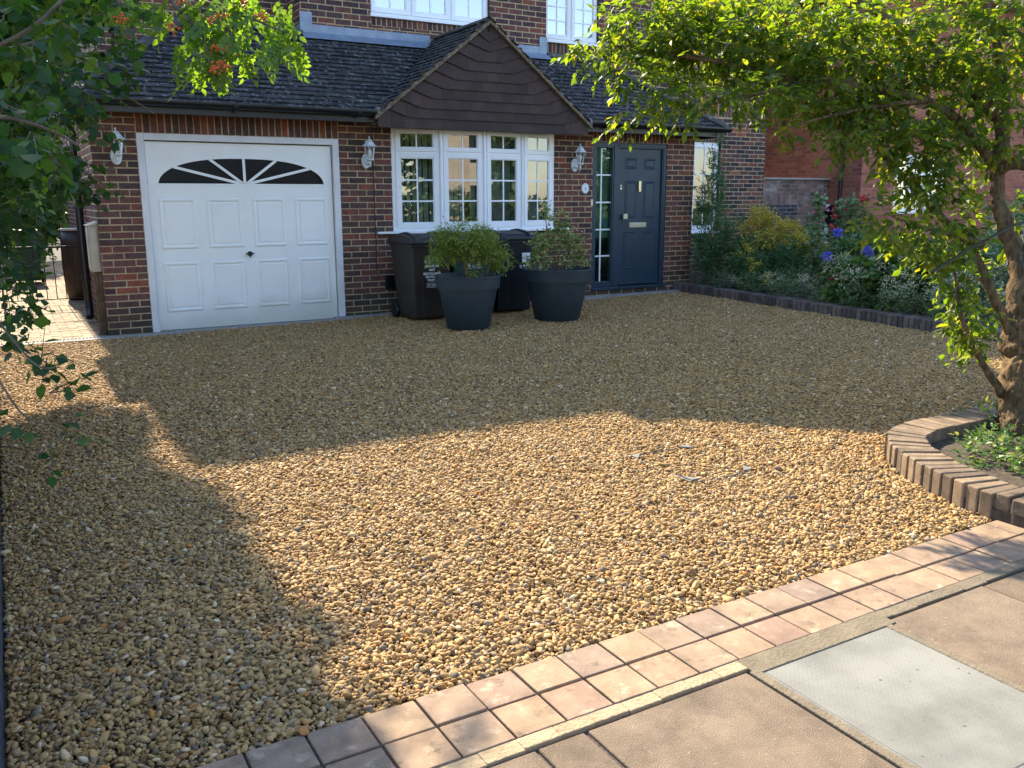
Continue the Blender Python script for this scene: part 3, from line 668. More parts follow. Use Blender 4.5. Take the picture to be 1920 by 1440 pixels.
# soffits, fascias, gutters
for x0, x1, xs_ in ((XL+.03, 3.06, XL+.03), (6.07, XR-.03, XR-.05)):
    mb = MB(); mb.box(x0, x1, -.315, -.295, 2.345, 2.475); mb.box(xs_, xs_+.02, -.295, 1.6, 2.345, 2.475); mb.build('fascia', 'black', house, bevel=.002)
mb = MB(); mb.box(XL+.05, 3.06, -.295, 0, 2.365, 2.377); mb.box(XL+.05, -.004, 0, 1.6, 2.365, 2.377); mb.build('soffit', 'mortar_dk', house)
mb = MB(); mb.box(6.07, XR-.05, -.295, 0, 2.40, 2.412); mb.box(8.30, XR-.05, 0, 1.6, 2.40, 2.412); mb.build('soffit', 'mortar_dk', house)
mb = MB(); mb.box(3.06, 6.07, -.36, .12, 2.335, 2.347); mb.build('soffit', 'mortar_dk', house)
def gutter(x0, x1, y, z, r=.056):
    mb = MB(); n = 10
    for s, rr in ((0, r), (1, r-.006)):
        vs = [(x, y+math.cos(math.pi+math.pi*k/n)*rr, z+math.sin(math.pi+math.pi*k/n)*rr) for x in (x0, x1) for k in range(n+1)]
        mb.add(vs, [(k, k+1, n+2+k, n+1+k) for k in range(n)])
    for x in (x0, x1): mb.add([(x, y+math.cos(math.pi+math.pi*k/n)*r, z+math.sin(math.pi+math.pi*k/n)*r) for k in range(n+1)], [list(range(n+1))])
    mb.box(x0, x1, y-r-.004, y-r+.006, z-.008, z+.006); 
    g = mb.build('gutter', 'black', house)
    x = x0+.3
    while x < x1-.1:
        b = MB(); b.tube([(x-.02, y, z-.02), (x+.02, y, z-.02)], r-.001, 12); b.v = [(a, b_, min(c, z+.004)) for a, b_, c in b.v]; b.build('bracket', 'black', g); x += 1.4
    return g
g = gutter(XL-.02, 3.07, -.375, 2.468)
mb = MB(); mb.tube([(3.04, -.375, 2.455), (3.085, -.375, 2.455)], .062, 14); mb.build('stop_end', 'galv', g)
g = gutter(6.09, XR+.02, -.375, 2.468)
mb = MB(); mb.tube([(6.07, -.375, 2.455), (6.1, -.375, 2.455)], .062, 14); mb.build('stop_end', 'galv', g)
mb = MB(); mb.tube([(3.13, -.012, 2.36), (3.132, -.012, 1.5), (3.136, -.014, .55), (3.15, -.02, .5)], .005, 6); mb.build('cable', 'black', house)
mb = MB(); mb.box(3.24, 3.42, -.04, 0, .34, .52); 
for i in range(5): mb.box(3.255, 3.405, -.046, -.04, .36+i*.03, .375+i*.03)
mb.build('vent_cover', 'black', house, bevel=.004)

def raised(mb, x0, x1, z0, z1, y, mi=0, sink=0, b=.03, lift=.012, field=.009):
    """moulded panel standing out of plane y towards the street (-y)"""
    R4 = lambda e, yy: [(x0+e, yy, z0+e), (x1-e, yy, z0+e), (x1-e, yy, z1-e), (x0+e, yy, z1-e)]
    rings = [R4(0, y-.0005), R4(b*.25, y-lift), R4(b*.5, y-lift), R4(b*.8, y-.001), R4(b*1.0, y-.001), R4(b*1.0+.004, y-field)]
    vs = sum(rings, []); fs = []
    for k in range(len(rings)-1):
        for i in range(4): fs.append((k*4+i, k*4+(i+1) % 4, (k+1)*4+(i+1) % 4, (k+1)*4+i))
    q = (len(rings)-1)*4; fs.append((q, q+1, q+2, q+3))
    mb.add(vs, fs, mi)
# ---- garage door
mb = MB(); yd = .05
FX0, FX1, FZ0, FZ1, FC = .645, 2.516, 1.627, 1.918, 1.58
def arch(x, pad=0):
    t = (x-FC)/((FX1-FX0)/2+pad); t = max(-1, min(1, t)); return FZ0 + (FZ1-FZ0+pad)*(1-abs(t)**2.5)**(1/2.1)
DXa, DXb, DZ0, DZ1 = GX0+.085, GX1-.085, .014, GZ-.082
NS = 48; xs = [FX0+(FX1-FX0)*(1-math.cos(math.pi*i/NS))/2 for i in range(NS+1)]
# leaf face with the fanlight cut out
def fq(a, b, c, d): mb.add([(a, yd, c), (b, yd, c), (b, yd, d), (a, yd, d)], [(0, 1, 2, 3)])
fq(DXa, DXb, DZ0, FZ0); fq(DXa, FX0, FZ0, DZ1); fq(FX1, DXb, FZ0, DZ1)
for a, b in zip(xs[:-1], xs[1:]): mb.add([(a, yd, arch(a)), (b, yd, arch(b)), (b, yd, DZ1), (a, yd, DZ1)], [(0, 1, 2, 3)])
for a, b in zip(xs[:-1], xs[1:]):
    mb.add([(a, yd, arch(a)), (b, yd, arch(b)), (b, yd+.03, arch(b)), (a, yd+.03, arch(a))], [(0, 1, 2, 3)])
mb.box(DXa, DXb, yd+.0305, yd+.05, DZ0, FZ0); mb.add([(DXa, yd, DZ0), (DXb, yd, DZ0), (DXb, yd+.05, DZ0), (DXa, yd+.05, DZ0)], [(0, 1, 2, 3)])
cols = [(.625, 1.025), (1.135, 1.528), (1.648, 2.03), (2.148, 2.54)]
for a, b in cols:
    raised(mb, a, b, .918, 1.478, yd, b=.055); raised(mb, a, b, .212, .775, yd, b=.055)
gd = mb.build('garage_door', 'white_paint', house)
mb = MB()
mb.box(GX0, DXa-.010, -.006, .10, -.01, GZ); mb.box(DXb+.010, GX1, -.006, .10, -.01, GZ); mb.box(DXa-.010, DXb+.010, -.006, .10, DZ1+.012, GZ)
mb.build('frame', 'white_wood', gd, bevel=.004)
mb = MB()   # fanlight rim and bars
o_ = [(x, arch(x, .0)) for x in xs]
for (a, b) in zip(o_[:-1], o_[1:]):
    mb.obox((a[0], yd-.007, a[1]-.004), (b[0]-a[0], 0, b[1]-a[1]), (0, .012, 0), (0, 0, .016))
mb.box(FX0-.01, FX1+.01, yd-.007, yd+.005, FZ0-.012, FZ0+.010)
for xt in (.815, 1.205, 1.58, 1.955, 2.345):
    zt = arch(xt); a = Vector((FC + (xt-FC)*.06, yd-.004, FZ0+.012)); b = Vector((xt, yd-.004, zt)); d_ = (b-a).normalized(); s_ = Vector((d_.z, 0, -d_.x))*.015
    mb.obox(a-s_, b-a, (0, .012, 0), s_*2)
mb.build('glazing_bars', 'white_paint', gd, bevel=.003)
mb = MB(); mb.box(FX0, FX1, yd+.022, yd+.028, FZ0, FZ1+.01); mb.build('pane', 'dkglass', gd)
mb = MB(); mb.tube([(1.583, yd-.0, .842), (1.583, yd-.02, .842)], .026, 16); mb.box(1.535, 1.631, yd-.032, yd-.02, .835, .850); mb.tube([(1.583, yd-.03, .862), (1.583, yd-.03, .80)], .008, 8)
mb.tube([(1.583+.026*math.cos(t), yd-.028, .842+.026*math.sin(t)) for t in np.linspace(0, 6.28, 14)], .004, 6)
mb.build('handle', 'iron', gd, bevel=.002)
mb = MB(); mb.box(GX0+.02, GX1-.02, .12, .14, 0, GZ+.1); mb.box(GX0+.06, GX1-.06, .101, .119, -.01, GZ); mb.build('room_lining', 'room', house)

# ---- windows
def casement(mb, gb, pn, P, u0, u1, z0, z1, vbars, hbars, fw=.055, gd_=.012, proud=.022, fd=.04, bar=.020, stile=None):
    """sash ring u0..u1, z0..z1 around one sheet of glass; P(u, d, z) maps to the world, d positive outwards"""
    st = stile or fw
    def bx(m_, a, b, d0, d1, c, d, mi=0):
        vs = [P(a, d0, c), P(b, d0, c), P(b, d1, c), P(a, d1, c), P(a, d0, d), P(b, d0, d), P(b, d1, d), P(a, d1, d)]
        m_.add(vs, [(0, 3, 2, 1), (4, 5, 6, 7), (0, 1, 5, 4), (1, 2, 6, 5), (2, 3, 7, 6), (3, 0, 4, 7)], mi)
    bx(mb, u0, u0+st, -fd, proud, z0, z1); bx(mb, u1-st, u1, -fd, proud, z0, z1); bx(mb, u0+st, u1-st, -fd, proud, z0, z0+fw); bx(mb, u0+st, u1-st, -fd, proud, z1-fw, z1)
    e = .012                                   # stepped glazing bead
    for a, b, c, d in ((u0+st, u0+st+e, z0+fw, z1-fw), (u1-st-e, u1-st, z0+fw, z1-fw), (u0+st+e, u1-st-e, z0+fw, z0+fw+e), (u0+st+e, u1-st-e, z1-fw-e, z1-fw)): bx(mb, a, b, -fd+.006, proud-.010, c, d)
    a, b, c, d = u0+st+e, u1-st-e, z0+fw+e, z1-fw-e
    pn.add([P(a, 0, c), P(b, 0, c), P(b, 0, d), P(a, 0, d)], [(0, 1, 2, 3)])
    for k in range(vbars): u = a+(b-a)*(k+1)/(vbars+1); bx(gb, u-bar/2, u+bar/2, .001, .007, c, d)
    for k in range(hbars): z = c+(d-c)*(k+1)/(hbars+1); bx(gb, a, b, .001, .0074, z-bar/2, z+bar/2)
bow = thing('bow_window', '', '', (4.57, -.1, 1.05)); del bow['label']; del bow['category']; par(bow, house)
fr, gb, pn = MB(), MB(), MB()
bl = MB()
for i in range(4):
    a = Vector((BOWX[i], BOWY[i], 0)); b = Vector((BOWX[i+1], BOWY[i+1], 0)); L = (b-a).length; t = (b-a)/L; n_ = Vector((t.y, -t.x, 0))
    P = lambda u, d, z, a=a, t=t, n_=n_: a + t*u + n_*d + Vector((0, 0, z))
    def bx(a0, b0, d0, d1, c, d): fr.add([P(a0, d0, c), P(b0, d0, c), P(b0, d1, c), P(a0, d1, c), P(a0, d0, d), P(b0, d0, d), P(b0, d1, d), P(a0, d1, d)], [(0, 3, 2, 1), (4, 5, 6, 7), (0, 1, 5, 4), (1, 2, 6, 5), (2, 3, 7, 6), (3, 0, 4, 7)])
    bx(.001, .042, -.06, .008, 1.06, 2.34); bx(L-.042, L-.001, -.06, .008, 1.06, 2.34)
    bx(.042, L-.042, -.06, .0075, 2.295, 2.34); bx(.042, L-.042, -.06, .0075, 2.022, 2.050); bx(.042, L-.042, -.06, .0075, 1.06, 1.108)
    for ar, kw in (((.036, L-.036, 1.100, 2.026, 1, 2), dict(fw=.062, stile=.055)), ((.036, L-.036, 2.042, 2.306, 1, 0), dict(fw=.042, stile=.055, bar=.018))):
        gb, pn = MB(), MB(); casement(fr, gb, pn, P, *ar, **kw); gb.build('glazing_bars', 'white', bow, bevel=.0015); pn.build('pane', 'glass', bow)
    k = 0
    while k*.075 < L-.1:                       # vertical blind slats behind the glass
        u = .07+k*.075; an = random.uniform(.9, 1.15); dx = .04*math.cos(an); dy = .04*math.sin(an)
        if random.random() < .9:
            bl.add([P(u-dx, -.22-dy, 1.09), P(u+dx, -.22+dy, 1.09), P(u+dx, -.22+dy, 2.32), P(u-dx, -.22-dy, 2.32)], [(0, 1, 2, 3)])
        k += 1
for x, y in zip(BOWX, BOWY): fr.tube([(x, y-.012 if 0 < BOWX.index(x) < 4 else y+.01, 1.06), (x, y-.012 if 0 < BOWX.index(x) < 4 else y+.01, 2.34)], .022, 8)
fr.build('frame', 'white', bow, bevel=.003); bl.build('blind', 'blind', bow)
mb = MB(); sp = [(3.15, -.012), (3.15, -.055), (3.36, -.075), (3.96, -.235), (4.57, -.285), (5.18, -.235), (5.78, -.075), (6.0, -.055), (6.0, -.012)]
mb.prism([(x, y) for x, y in sp] , 1.035, 1.062); mb.prism([(3.36, -.012), (3.36, -.06), (3.965, -.21), (4.57, -.26), (5.175, -.21), (5.78, -.06), (5.78, -.012)], 1.0621, 1.072)
mb.build('sill', 'white', bow, bevel=.004)
mb = MB()
def room(mb, x0, x1, y0, y1, z0, z1):
    mb.add([(x0, y0, z0), (x1, y0, z0), (x1, y1, z0), (x0, y1, z0), (x0, y0, z1), (x1, y0, z1), (x1, y1, z1), (x0, y1, z1)], [(0, 1, 2, 3), (4, 7, 6, 5), (1, 2, 6, 5), (2, 3, 7, 6), (3, 0, 4, 7)])
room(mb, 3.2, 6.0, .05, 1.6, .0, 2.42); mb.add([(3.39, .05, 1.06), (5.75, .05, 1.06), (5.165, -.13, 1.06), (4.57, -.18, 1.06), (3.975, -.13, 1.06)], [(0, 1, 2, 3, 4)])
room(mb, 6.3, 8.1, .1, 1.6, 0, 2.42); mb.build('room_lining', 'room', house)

def flatwin(x0, x1, y, z0, z1, n, tops, name='window', fw=.055, vb=1, hb=2, glass='glass_up', curtain=True, sillover=.06):
    w_ = bpy.data.objects.new(name, None); COL.objects.link(w_); w_.location = ((x0+x1)/2, y, z0); par(w_, house)
    fr, gb, pn = MB(), MB(), MB(); y0 = y+.055
    P = lambda u, d, z: Vector((x0+u, y0-d, z)); W = x1-x0
    for a, b, c, d in ((x0, x1, z0, z0+.05), (x0, x1, z1-.045, z1)): fr.box(a, b, y0-.005, y0+.06, c, d)
    for k in range(n+1):
        u = x0+W*k/n; fr.box(max(x0, u-.022), min(x1, u+.022), y0-.0055, y0+.06, z0+.05, z1-.045)
    s = W/n
    for k in range(n):
        gb, pn = MB(), MB(); casement(fr, gb, pn, P, k*s+.016+(.006 if k == 0 else 0), (k+1)*s-.016-(.006 if k == n-1 else 0), z0+.043, z1-.04, vb, hb, fw=fw); gb.build('glazing_bars', 'white', w_); pn.build('pane', glass, w_)
    fr.build('frame', 'white', w_, bevel=.003)
    mb = MB(); mb.box(x0-sillover*.3, x1+sillover*.3, y-.05, y+.05, z0-.03, z0-.001); mb.build('sill', 'white', w_, bevel=.004)
    if curtain:
        mb = MB(); N2 = 60; pr = [(x0+.02+(W-.04)*i/N2, y+.16+.012*math.sin(i*1.9)) for i in range(N2+1)]
        for a, b in zip(pr[:-1], pr[1:]): mb.add([(*a, z0+.02), (*b, z0+.02), (*b, z1), (*a, z1)], [(0, 1, 2, 3)])
        mb.build('curtain', 'curtain', w_, smooth=True)
    mb = MB(); room(mb, x0-.05, x1+.05, y+.115, y+.8, z0-.05, z1+.05); mb.build('room_lining', 'room', house)
    return w_
flatwin(UWX0, UWX1, 1.1, UWZ+.02, 4.98, 3, 0, curtain=False)
flatwin(W2X0, W2X1, 1.68, W2Z+.02, 5.08, 2, 0, hb=4, curtain=True)
flatwin(W3X0, W3X1, 1.68, .87, 2.43, 1, 0, hb=2, glass='glass', curtain=False)

# ---- front door set
fd = bpy.data.objects.new('front_door', None); COL.objects.link(fd); fd.location = (7.1, 0, .15); par(fd, house)
mb = MB(); y0, y1 = .008, .085
mb.box(DX0, DX0+.075, y0, y1, .19, 2.24); mb.box(DX1-.075, DX1, y0, y1, .19, 2.24); mb.box(DX0+.075, DX1-.075, y0, y1, 2.165, 2.24)
mb.box(6.775, 6.925, y0+.001, y1, .19, 2.165); mb.box(6.80, 6.87, y0-.008, y0+.001, .2, 2.2); mb.box(DX0+.075, 6.775, y0+.002, y1, .19, .27)
mb.box(DX1-.055, DX1-.012, y0-.008, y0, .2, 2.2); mb.box(6.87, DX1-.055, y0-.008, y0, 2.185, 2.225)
mb.build('frame', 'door', fd, bevel=.004)
mb = MB(); mb.box(DX0-.005, DX1+.02, -.045, .09, .15, .189); mb.build('threshold', 'door', fd, bevel=.005)
mb = MB(); yl = .035; LX0, LX1, LZ0, LZ1 = 6.93, 7.682, .205, 2.160
mb.box(LX0, LX1, yl, yl+.045, LZ0, LZ1)
for a, b in ((7.02, 7.235), (7.362, 7.577)):
    raised(mb, a, b, 1.878, 2.03, yl, b=.034, lift=.010, field=.008); raised(mb, a, b, 1.175, 1.705, yl, b=.034, lift=.010, field=.008); raised(mb, a, b, .44, .988, yl, b=.034, lift=.010, field=.008)
mb.box(LX0+.01, LX1-.01, yl-.022, yl, .205, .245)
leaf = mb.build('leaf', 'door', fd, bevel=.002)
mb = MB(); mb.box(DX0+.076, 6.774, .05, .054, .271, 2.164); mb.build('pane', glassmat('sidelight_glass', (.62, .74, .68), refl=1.1, base=.02), fd)
mb = MB(); mb.box(6.594, 6.614, .040, .0495, .271, 2.164)
for z in (1.789, 1.405, 1.02, .64): mb.box(DX0+.076, 6.774, .041, .0493, z-.01, z+.01)
mb.build('glazing_bars', 'white', fd)
mb = MB(); mb.box(6.50, 6.78, .10, .105, .9, 2.16); mb.build('curtain', 'blind', fd)
mb = MB(); mb.box(6.955, 7.03, yl-.075, yl-.045, 1.165, 1.24); mb.tube([(6.99, yl, 1.20), (6.99, yl-.05, 1.20)], .014, 10); mb.build('knob', 'chrome', fd, bevel=.004)
mb = MB(); mb.box(7.258, 7.303, yl-.028, yl, 1.555, 1.71); mb.build('knocker', 'brass', fd, bevel=.004)
mb = MB(); mb.box(7.115, 7.425, yl-.012, yl, 1.04, 1.112); mb.box(7.14, 7.40, yl-.016, yl-.012, 1.055, 1.097); mb.build('letter_plate', 'chrome', fd, bevel=.003)
mb = MB(); mb.tube([(6.945, yl, 1.60), (6.945, yl-.015, 1.60)], .017, 14); mb.tube([(6.945, yl, 1.64), (6.945, yl-.012, 1.64)], .012, 14); mb.build('lock', 'chrome', fd)
mb = MB(); mb.box(6.395, 6.425, -.012, .002, 1.36, 1.45); mb.build('doorbell', 'chrome', house, bevel=.003)

# ---- wall lanterns
def lantern(x, label):
    t = thing('wall_lantern', label, 'lantern', (x, -.01, 2.0), 'white lanterns along the front wall')
    c = (x, -.155)
    mb = MB(); n = 20; vs = [(x-.085*0+.055*math.cos(2*math.pi*k/n), -.006, 1.915+.085*math.sin(2*math.pi*k/n)) for k in range(n)]; vs2 = [(a, -.024, b) for a, _, b in vs]
    mb.add(vs+vs2, [list(range(n, 2*n))[::-1]]+[(k, (k+1) % n, n+(k+1) % n, n+k) for k in range(n)])
    mb.tube([(x, -.02, 1.90), (x, -.06, 1.872), (x, -.11, 1.868), (x, -.15, 1.885)], [.013, .011, .010, .012], 8); mb.build('back_plate', 'lampwhite', t, smooth=False, bevel=.003)
    mb = MB(); mb.lathe([(.0, .20), (.007, .198), (.011, .186), (.006, .176), (.012, .165), (.028, .155), (.048, .135), (.066, .105), (.092, .088), (.094, .080), (.07, .078), (.0, .078)], (c[0], c[1], 2.0), 6)
    mb.build('cap', 'lampwhite', t, bevel=.0015)
    mb = MB(); top, bot, zt, zb_ = .064, .040, 2.082, 1.925
    for k in range(6):
        a = 2*math.pi*k/6
        mb.tube([(c[0]+top*math.cos(a), c[1]+top*math.sin(a), zt), (c[0]+bot*math.cos(a), c[1]+bot*math.sin(a), zb_)], .0048, 6)
    mb.lathe([(.0, -.165), (.006, -.160), (.009, -.15), (.005, -.142), (.012, -.132), (.015, -.118), (.012, -.10), (.03, -.088), (.048, -.078), (.048, -.066), (.0, -.064)], (c[0], c[1], 2.0), 12)
    mb.build('cage', 'lampwhite', t)
    mb = MB(); mb.lathe([(bot-.002, zb_), (top-.002, zt)], (c[0], c[1], 0), 6); mb.build('pane', 'glass_thin', t)
    mb = MB(); mb.lathe([(0, -.055), (.012, -.05), (.016, -.03), (.022, 0), (.026, .02), (.018, .04), (0, .048)], (c[0], c[1], 2.0), 14); mb.build('bulb', 'bulb', t, smooth=True)
lantern(.235, 'white wall lantern left of the garage door, partly behind leaves')
lantern(3.035, 'white wall lantern between the garage door and the bow window')
lantern(6.10, 'white wall lantern between the bow window and the front door')
pq = thing('house_number_plaque', 'oval white plaque with a small number beside the front door', 'number plaque', (6.29, -.01, 1.6))
mb = MB(); n = 28; e = [(6.29+.062*math.cos(2*math.pi*k/n), 1.60+.072*math.sin(2*math.pi*k/n)) for k in range(n)]; mb.prism(e, -.018, -.004, 0, 'y'); mb.build('plaque', 'ceramic', pq, bevel=.005, segs=3)
text('numeral', '8', .062, (6.29, -.0186, 1.592), (R_(90), 0, 0), 'ink', pq)
mb = MB(); mb.tube([(6.29, -.0182, 1.645), (6.29, -.0192, 1.645)], .006, 8); mb.build('motif', 'ink', pq)
mb = MB(); mb.tube([(6.29+.053*math.cos(t), -.0186, 1.60+.062*math.sin(t)) for t in np.linspace(0, 6.283, 30)], .0012, 4); mb.build('rim_line', 'ink', pq)

# ------------------------------------------------------------------ wheelie bins
def wheelie(x0, yf, z, label, m, wdt=.56, dep=.70, hgt=1.0, rz=0):
    cx, cy = x0+wdt/2, yf+dep/2
    t = thing('wheelie_bin', label, 'wheelie bin', (cx, cy, z), 'wheelie bins under the bow window')
    mb = MB(); tap = .045
    lo = [(x0+tap, yf+.07), (x0+wdt-tap, yf+.07), (x0+wdt-tap, yf+dep-.16), (x0+tap, yf+dep-.16)]; hi = [(x0, yf), (x0+wdt, yf), (x0+wdt, yf+dep-.04), (x0, yf+dep-.04)]
    vs = [(*p, z+.03) for p in lo]+[(*p, z+hgt-.09) for p in hi]
    mb.add(vs, [(0, 3, 2, 1), (4, 5, 6, 7), (0, 1, 5, 4), (1, 2, 6, 5), (2, 3, 7, 6), (3, 0, 4, 7)])
    mb.build('body', m, t, bevel=.03, segs=3)
    mb = MB(); mb.box(x0-.012, x0+wdt+.012, yf-.014, yf+dep-.03, z+hgt-.115, z+hgt-.085)
    for fx in (x0+.14, x0+wdt-.17): mb.add([(fx, yf+.066, z+.05), (fx+.03, yf+.066, z+.05), (fx+.03, yf-.004, z+hgt-.12), (fx, yf-.004, z+hgt-.12), (fx, yf+.10, z+.05), (fx+.03, yf+.10, z+.05), (fx+.03, yf+.04, z+hgt-.12), (fx, yf+.04, z+hgt-.12)], [(0, 1, 2, 3), (0, 3, 7, 4), (1, 5, 6, 2)])
    mb.box(x0+.1, x0+wdt-.1, yf+.05, yf+.075, z+.49, z+.515) 
    mb.build('rim', m, t, bevel=.008)
    mb = MB()
    prof = [(yf-.03, z+hgt-.082), (yf-.03, z+hgt-.045), (yf+.02, z+hgt-.03), (yf+.06, z+hgt-.005), (yf+.32, z+hgt+.03), (yf+.56, z+hgt+.01), (yf+dep-.03, z+hgt-.03), (yf+dep-.03, z+hgt-.082)]
    mb.prism(prof, x0-.022, x0+wdt+.022, 0, 'x')
    mb.prism([(yf-.012, z+hgt-.04), (yf+.03, z+hgt+.012), (yf+.34, z+hgt+.05), (yf+.5, z+hgt+.03), (yf+.5, z+hgt-.03)], x0+.05, x0+.11, 0, 'x'); mb.prism([(yf-.012, z+hgt-.04), (yf+.03, z+hgt+.012), (yf+.34, z+hgt+.05), (yf+.5, z+hgt+.03), (yf+.5, z+hgt-.03)], x0+wdt-.11, x0+wdt-.05, 0, 'x')
    mb.build('lid', m, t, bevel=.012, segs=3)
    mb = MB(); mb.tube([(x0+.03, yf+dep-.005, z+hgt-.06), (x0+wdt-.03, yf+dep-.005, z+hgt-.06)], .016, 10); mb.build('handle', m, t)
    for xx in (x0+.0, x0+wdt-.045):
        mb = MB(); mb.lathe([(.0, -.0225), (.07, -.0225), (.095, -.019), (.1, -.01), (.1, .01), (.095, .019), (.07, .0225), (.0, .0225)], (0, 0, 0), 24)
        mb.v = [(xx+.0225+c_, yf+dep-.11+a_, z+.10+b_) for a_, b_, c_ in mb.v]; mb.build('wheel', 'black', t)
    return t
def logo(t, x, y, z, s):
    mb = MB(); mb.tube([(x+s*.5*math.cos(a), y, z+s*.5*math.sin(a)) for a in np.linspace(R_(-60), R_(240), 14)], s*.13, 5); mb.add([(x-s*.3, y-.001, z-s*.3), (x+s*.3, y-.001, z-s*.3), (x, y-.001, z-s*.85)], [(0, 1, 2)]); mb.build('emblem', 'print', t)
bz = gz(3.4, -.9)
t = wheelie(3.17, -1.02, bz, 'dark brown wheelie bin with white lettering at the left of the bow window sill', 'bin_brown', wdt=.52)
def fy(z): return -1.02+.07*(1-(z-bz-.03)/.88)-.008
RX = (R_(90-4.5), 0, 0)
logo(t, 3.345, fy(.735)-.002, .745, .028)
for s, zz, sz, xx in (('St Albans', .757, .036, 3.45), ('City & District', .732, .022, 3.45), ('WASTE NO', .69, .036, 3.43), ('NOT', .645, .034, 3.43), ('RECYCLABLE', .60, .038, 3.43), ('OR FOOD', .563, .036, 3.43), ('WASTE', .525, .036, 3.43)):
    text('lettering', s, sz, (xx, fy(zz)-.003, zz), RX, 'print', t, bold=.0012)
mb = MB()
for a, b, c, d in ((3.365, 3.50, .438, .4425), (3.365, 3.50, .4895, .494), (3.365, 3.3695, .4425, .4895), (3.4955, 3.50, .4425, .4895), (3.385, 3.40, .45, .482), (3.415, 3.485, .468, .477), (3.415, 3.485, .452, .459)): mb.add([(a, fy(c)-.003, c), (b, fy(c)-.003, c), (b, fy(d)-.003, d), (a, fy(d)-.003, d)], [(0, 1, 2, 3)])
mb.build('label_frame', 'print', t)
bz = gz(4.0, -.9)
t = wheelie(3.735, -.96, bz, 'dark green wheelie bin behind the bushy potted shrub', 'bin_green')
mb = MB(); yy = lambda z: -.96+.07*(1-(z-bz-.03)/.88)-.011
for a, b, c, d in ((3.93, 4.12, .695, .70), (3.93, 4.12, .635, .64), (4.115, 4.12, .64, .695), (3.94, 3.97, .65, .685), (3.985, 4.10, .67, .68), (3.985, 4.08, .652, .66)): mb.add([(a, yy(c), c), (b, yy(c), c), (b, yy(d), d), (a, yy(d), d)], [(0, 1, 2, 3)])
mb.build('label_frame', 'print', t)
bz = gz(4.6, -.9)
t = wheelie(4.355, -.94, bz, 'blue-black wheelie bin with a white sticker between the two potted shrubs', 'bin_navy')
yy = lambda z: -.94+.07*(1-(z-bz-.03)/.88)-.010
mb = MB(); mb.add([(4.71, yy(.675), .675), (4.82, yy(.68), .68), (4.825, yy(.80), .80), (4.70, yy(.80), .80)], [(0, 1, 2, 3)])
mb.build('sticker', 'paper', t)
text('sticker_writing', 'NO HOT\nASHES', .026, (4.765, yy(.74)-.002, .74), RX, 'ink', t)
logo(t, 4.69, yy(.63), .63, .028); text('lettering', 'St Albans', .034, (4.79, yy(.64)-.001, .64), RX, 'print', t, bold=.001); text('lettering', 'City & District', .02, (4.79, yy(.615)-.001, .615), RX, 'print', t)

# ------------------------------------------------------------------ foliage
def frames(D, Nn):
    D = D/np.linalg.norm(D, axis=1, keepdims=True); Nn = Nn - D*(Nn*D).sum(1, keepdims=True); Nn /= np.linalg.norm(Nn, axis=1, keepdims=True)+1e-9
    return D, np.cross(D, Nn), Nn
LEAF_V = np.array([[0, 0, 0], [-.30, .30, .05], [.30, .30, .05], [-.26, .62, .03], [.26, .62, .03], [0, 1, -.10], [0, .30, 0], [0, .64, -.02]])
LEAF_T = np.array([[0, 6, 1], [0, 2, 6], [3, 7, 5], [7, 4, 5]]); LEAF_Q = np.array([[1, 6, 7, 3], [6, 2, 4, 7]])
BROAD_V = LEAF_V*np.array([1.45, 1, 1]); BROAD_V[5] = [0, 1, -.08]
TOOTH_V = np.array([[0, 0, 0], [-.25, .16, .05], [-.27, .34, .04], [-.34, .50, .05], [-.19, .70, .0], [0, 1, -.14], [.19, .70, 0], [.34, .50, .05], [.27, .34, .04], [.25, .16, .05], [0, .45, -.02]])
TOOTH_V = TOOTH_V*np.array([.88, 1.08, 1])
TOOTH_T = np.array([[10, i+1, i] for i in range(9)] + [[10, 0, 9]])
SLIM_V = np.array([[0, 0, 0], [-.13, .45, .02], [.13, .45, .02], [0, 1, -.05]]); SLIM_T = np.array([[0, 3, 1], [0, 2, 3]])
def leafmesh(name, P, D, Nn, S, m, parent, kind='leaf', rnd=None):
    TV, TT, TQ = {'leaf': (LEAF_V, LEAF_T, LEAF_Q), 'broad': (BROAD_V, LEAF_T, LEAF_Q), 'tooth': (TOOTH_V, TOOTH_T, np.zeros((0, 4), int)), 'slim': (SLIM_V, SLIM_T, np.zeros((0, 4), int))}[kind]
    P, D, Nn, S = map(np.asarray, (P, D, Nn, S)); D, X, Z = frames(D.astype(float), Nn.astype(float)); n = len(P); k = len(TV)
    wv = NR.uniform(.8, 1.15, n)
    V = P[:, None, :] + S[:, None, None]*(TV[None, :, 0:1]*wv[:, None, None]*X[:, None, :] + TV[None, :, 1:2]*D[:, None, :] + TV[None, :, 2:3]*Z[:, None, :])
    off = (np.arange(n)*k)[:, None, None]
    T = (TT[None]+off).reshape(-1, 3); Q = (TQ[None]+off).reshape(-1, 4); r = NR.random(n) if rnd is None else rnd
    return npmesh(name, V.reshape(-1, 3), T, Q, np.repeat(r, len(TT)), np.repeat(r, len(TQ)), m, parent)
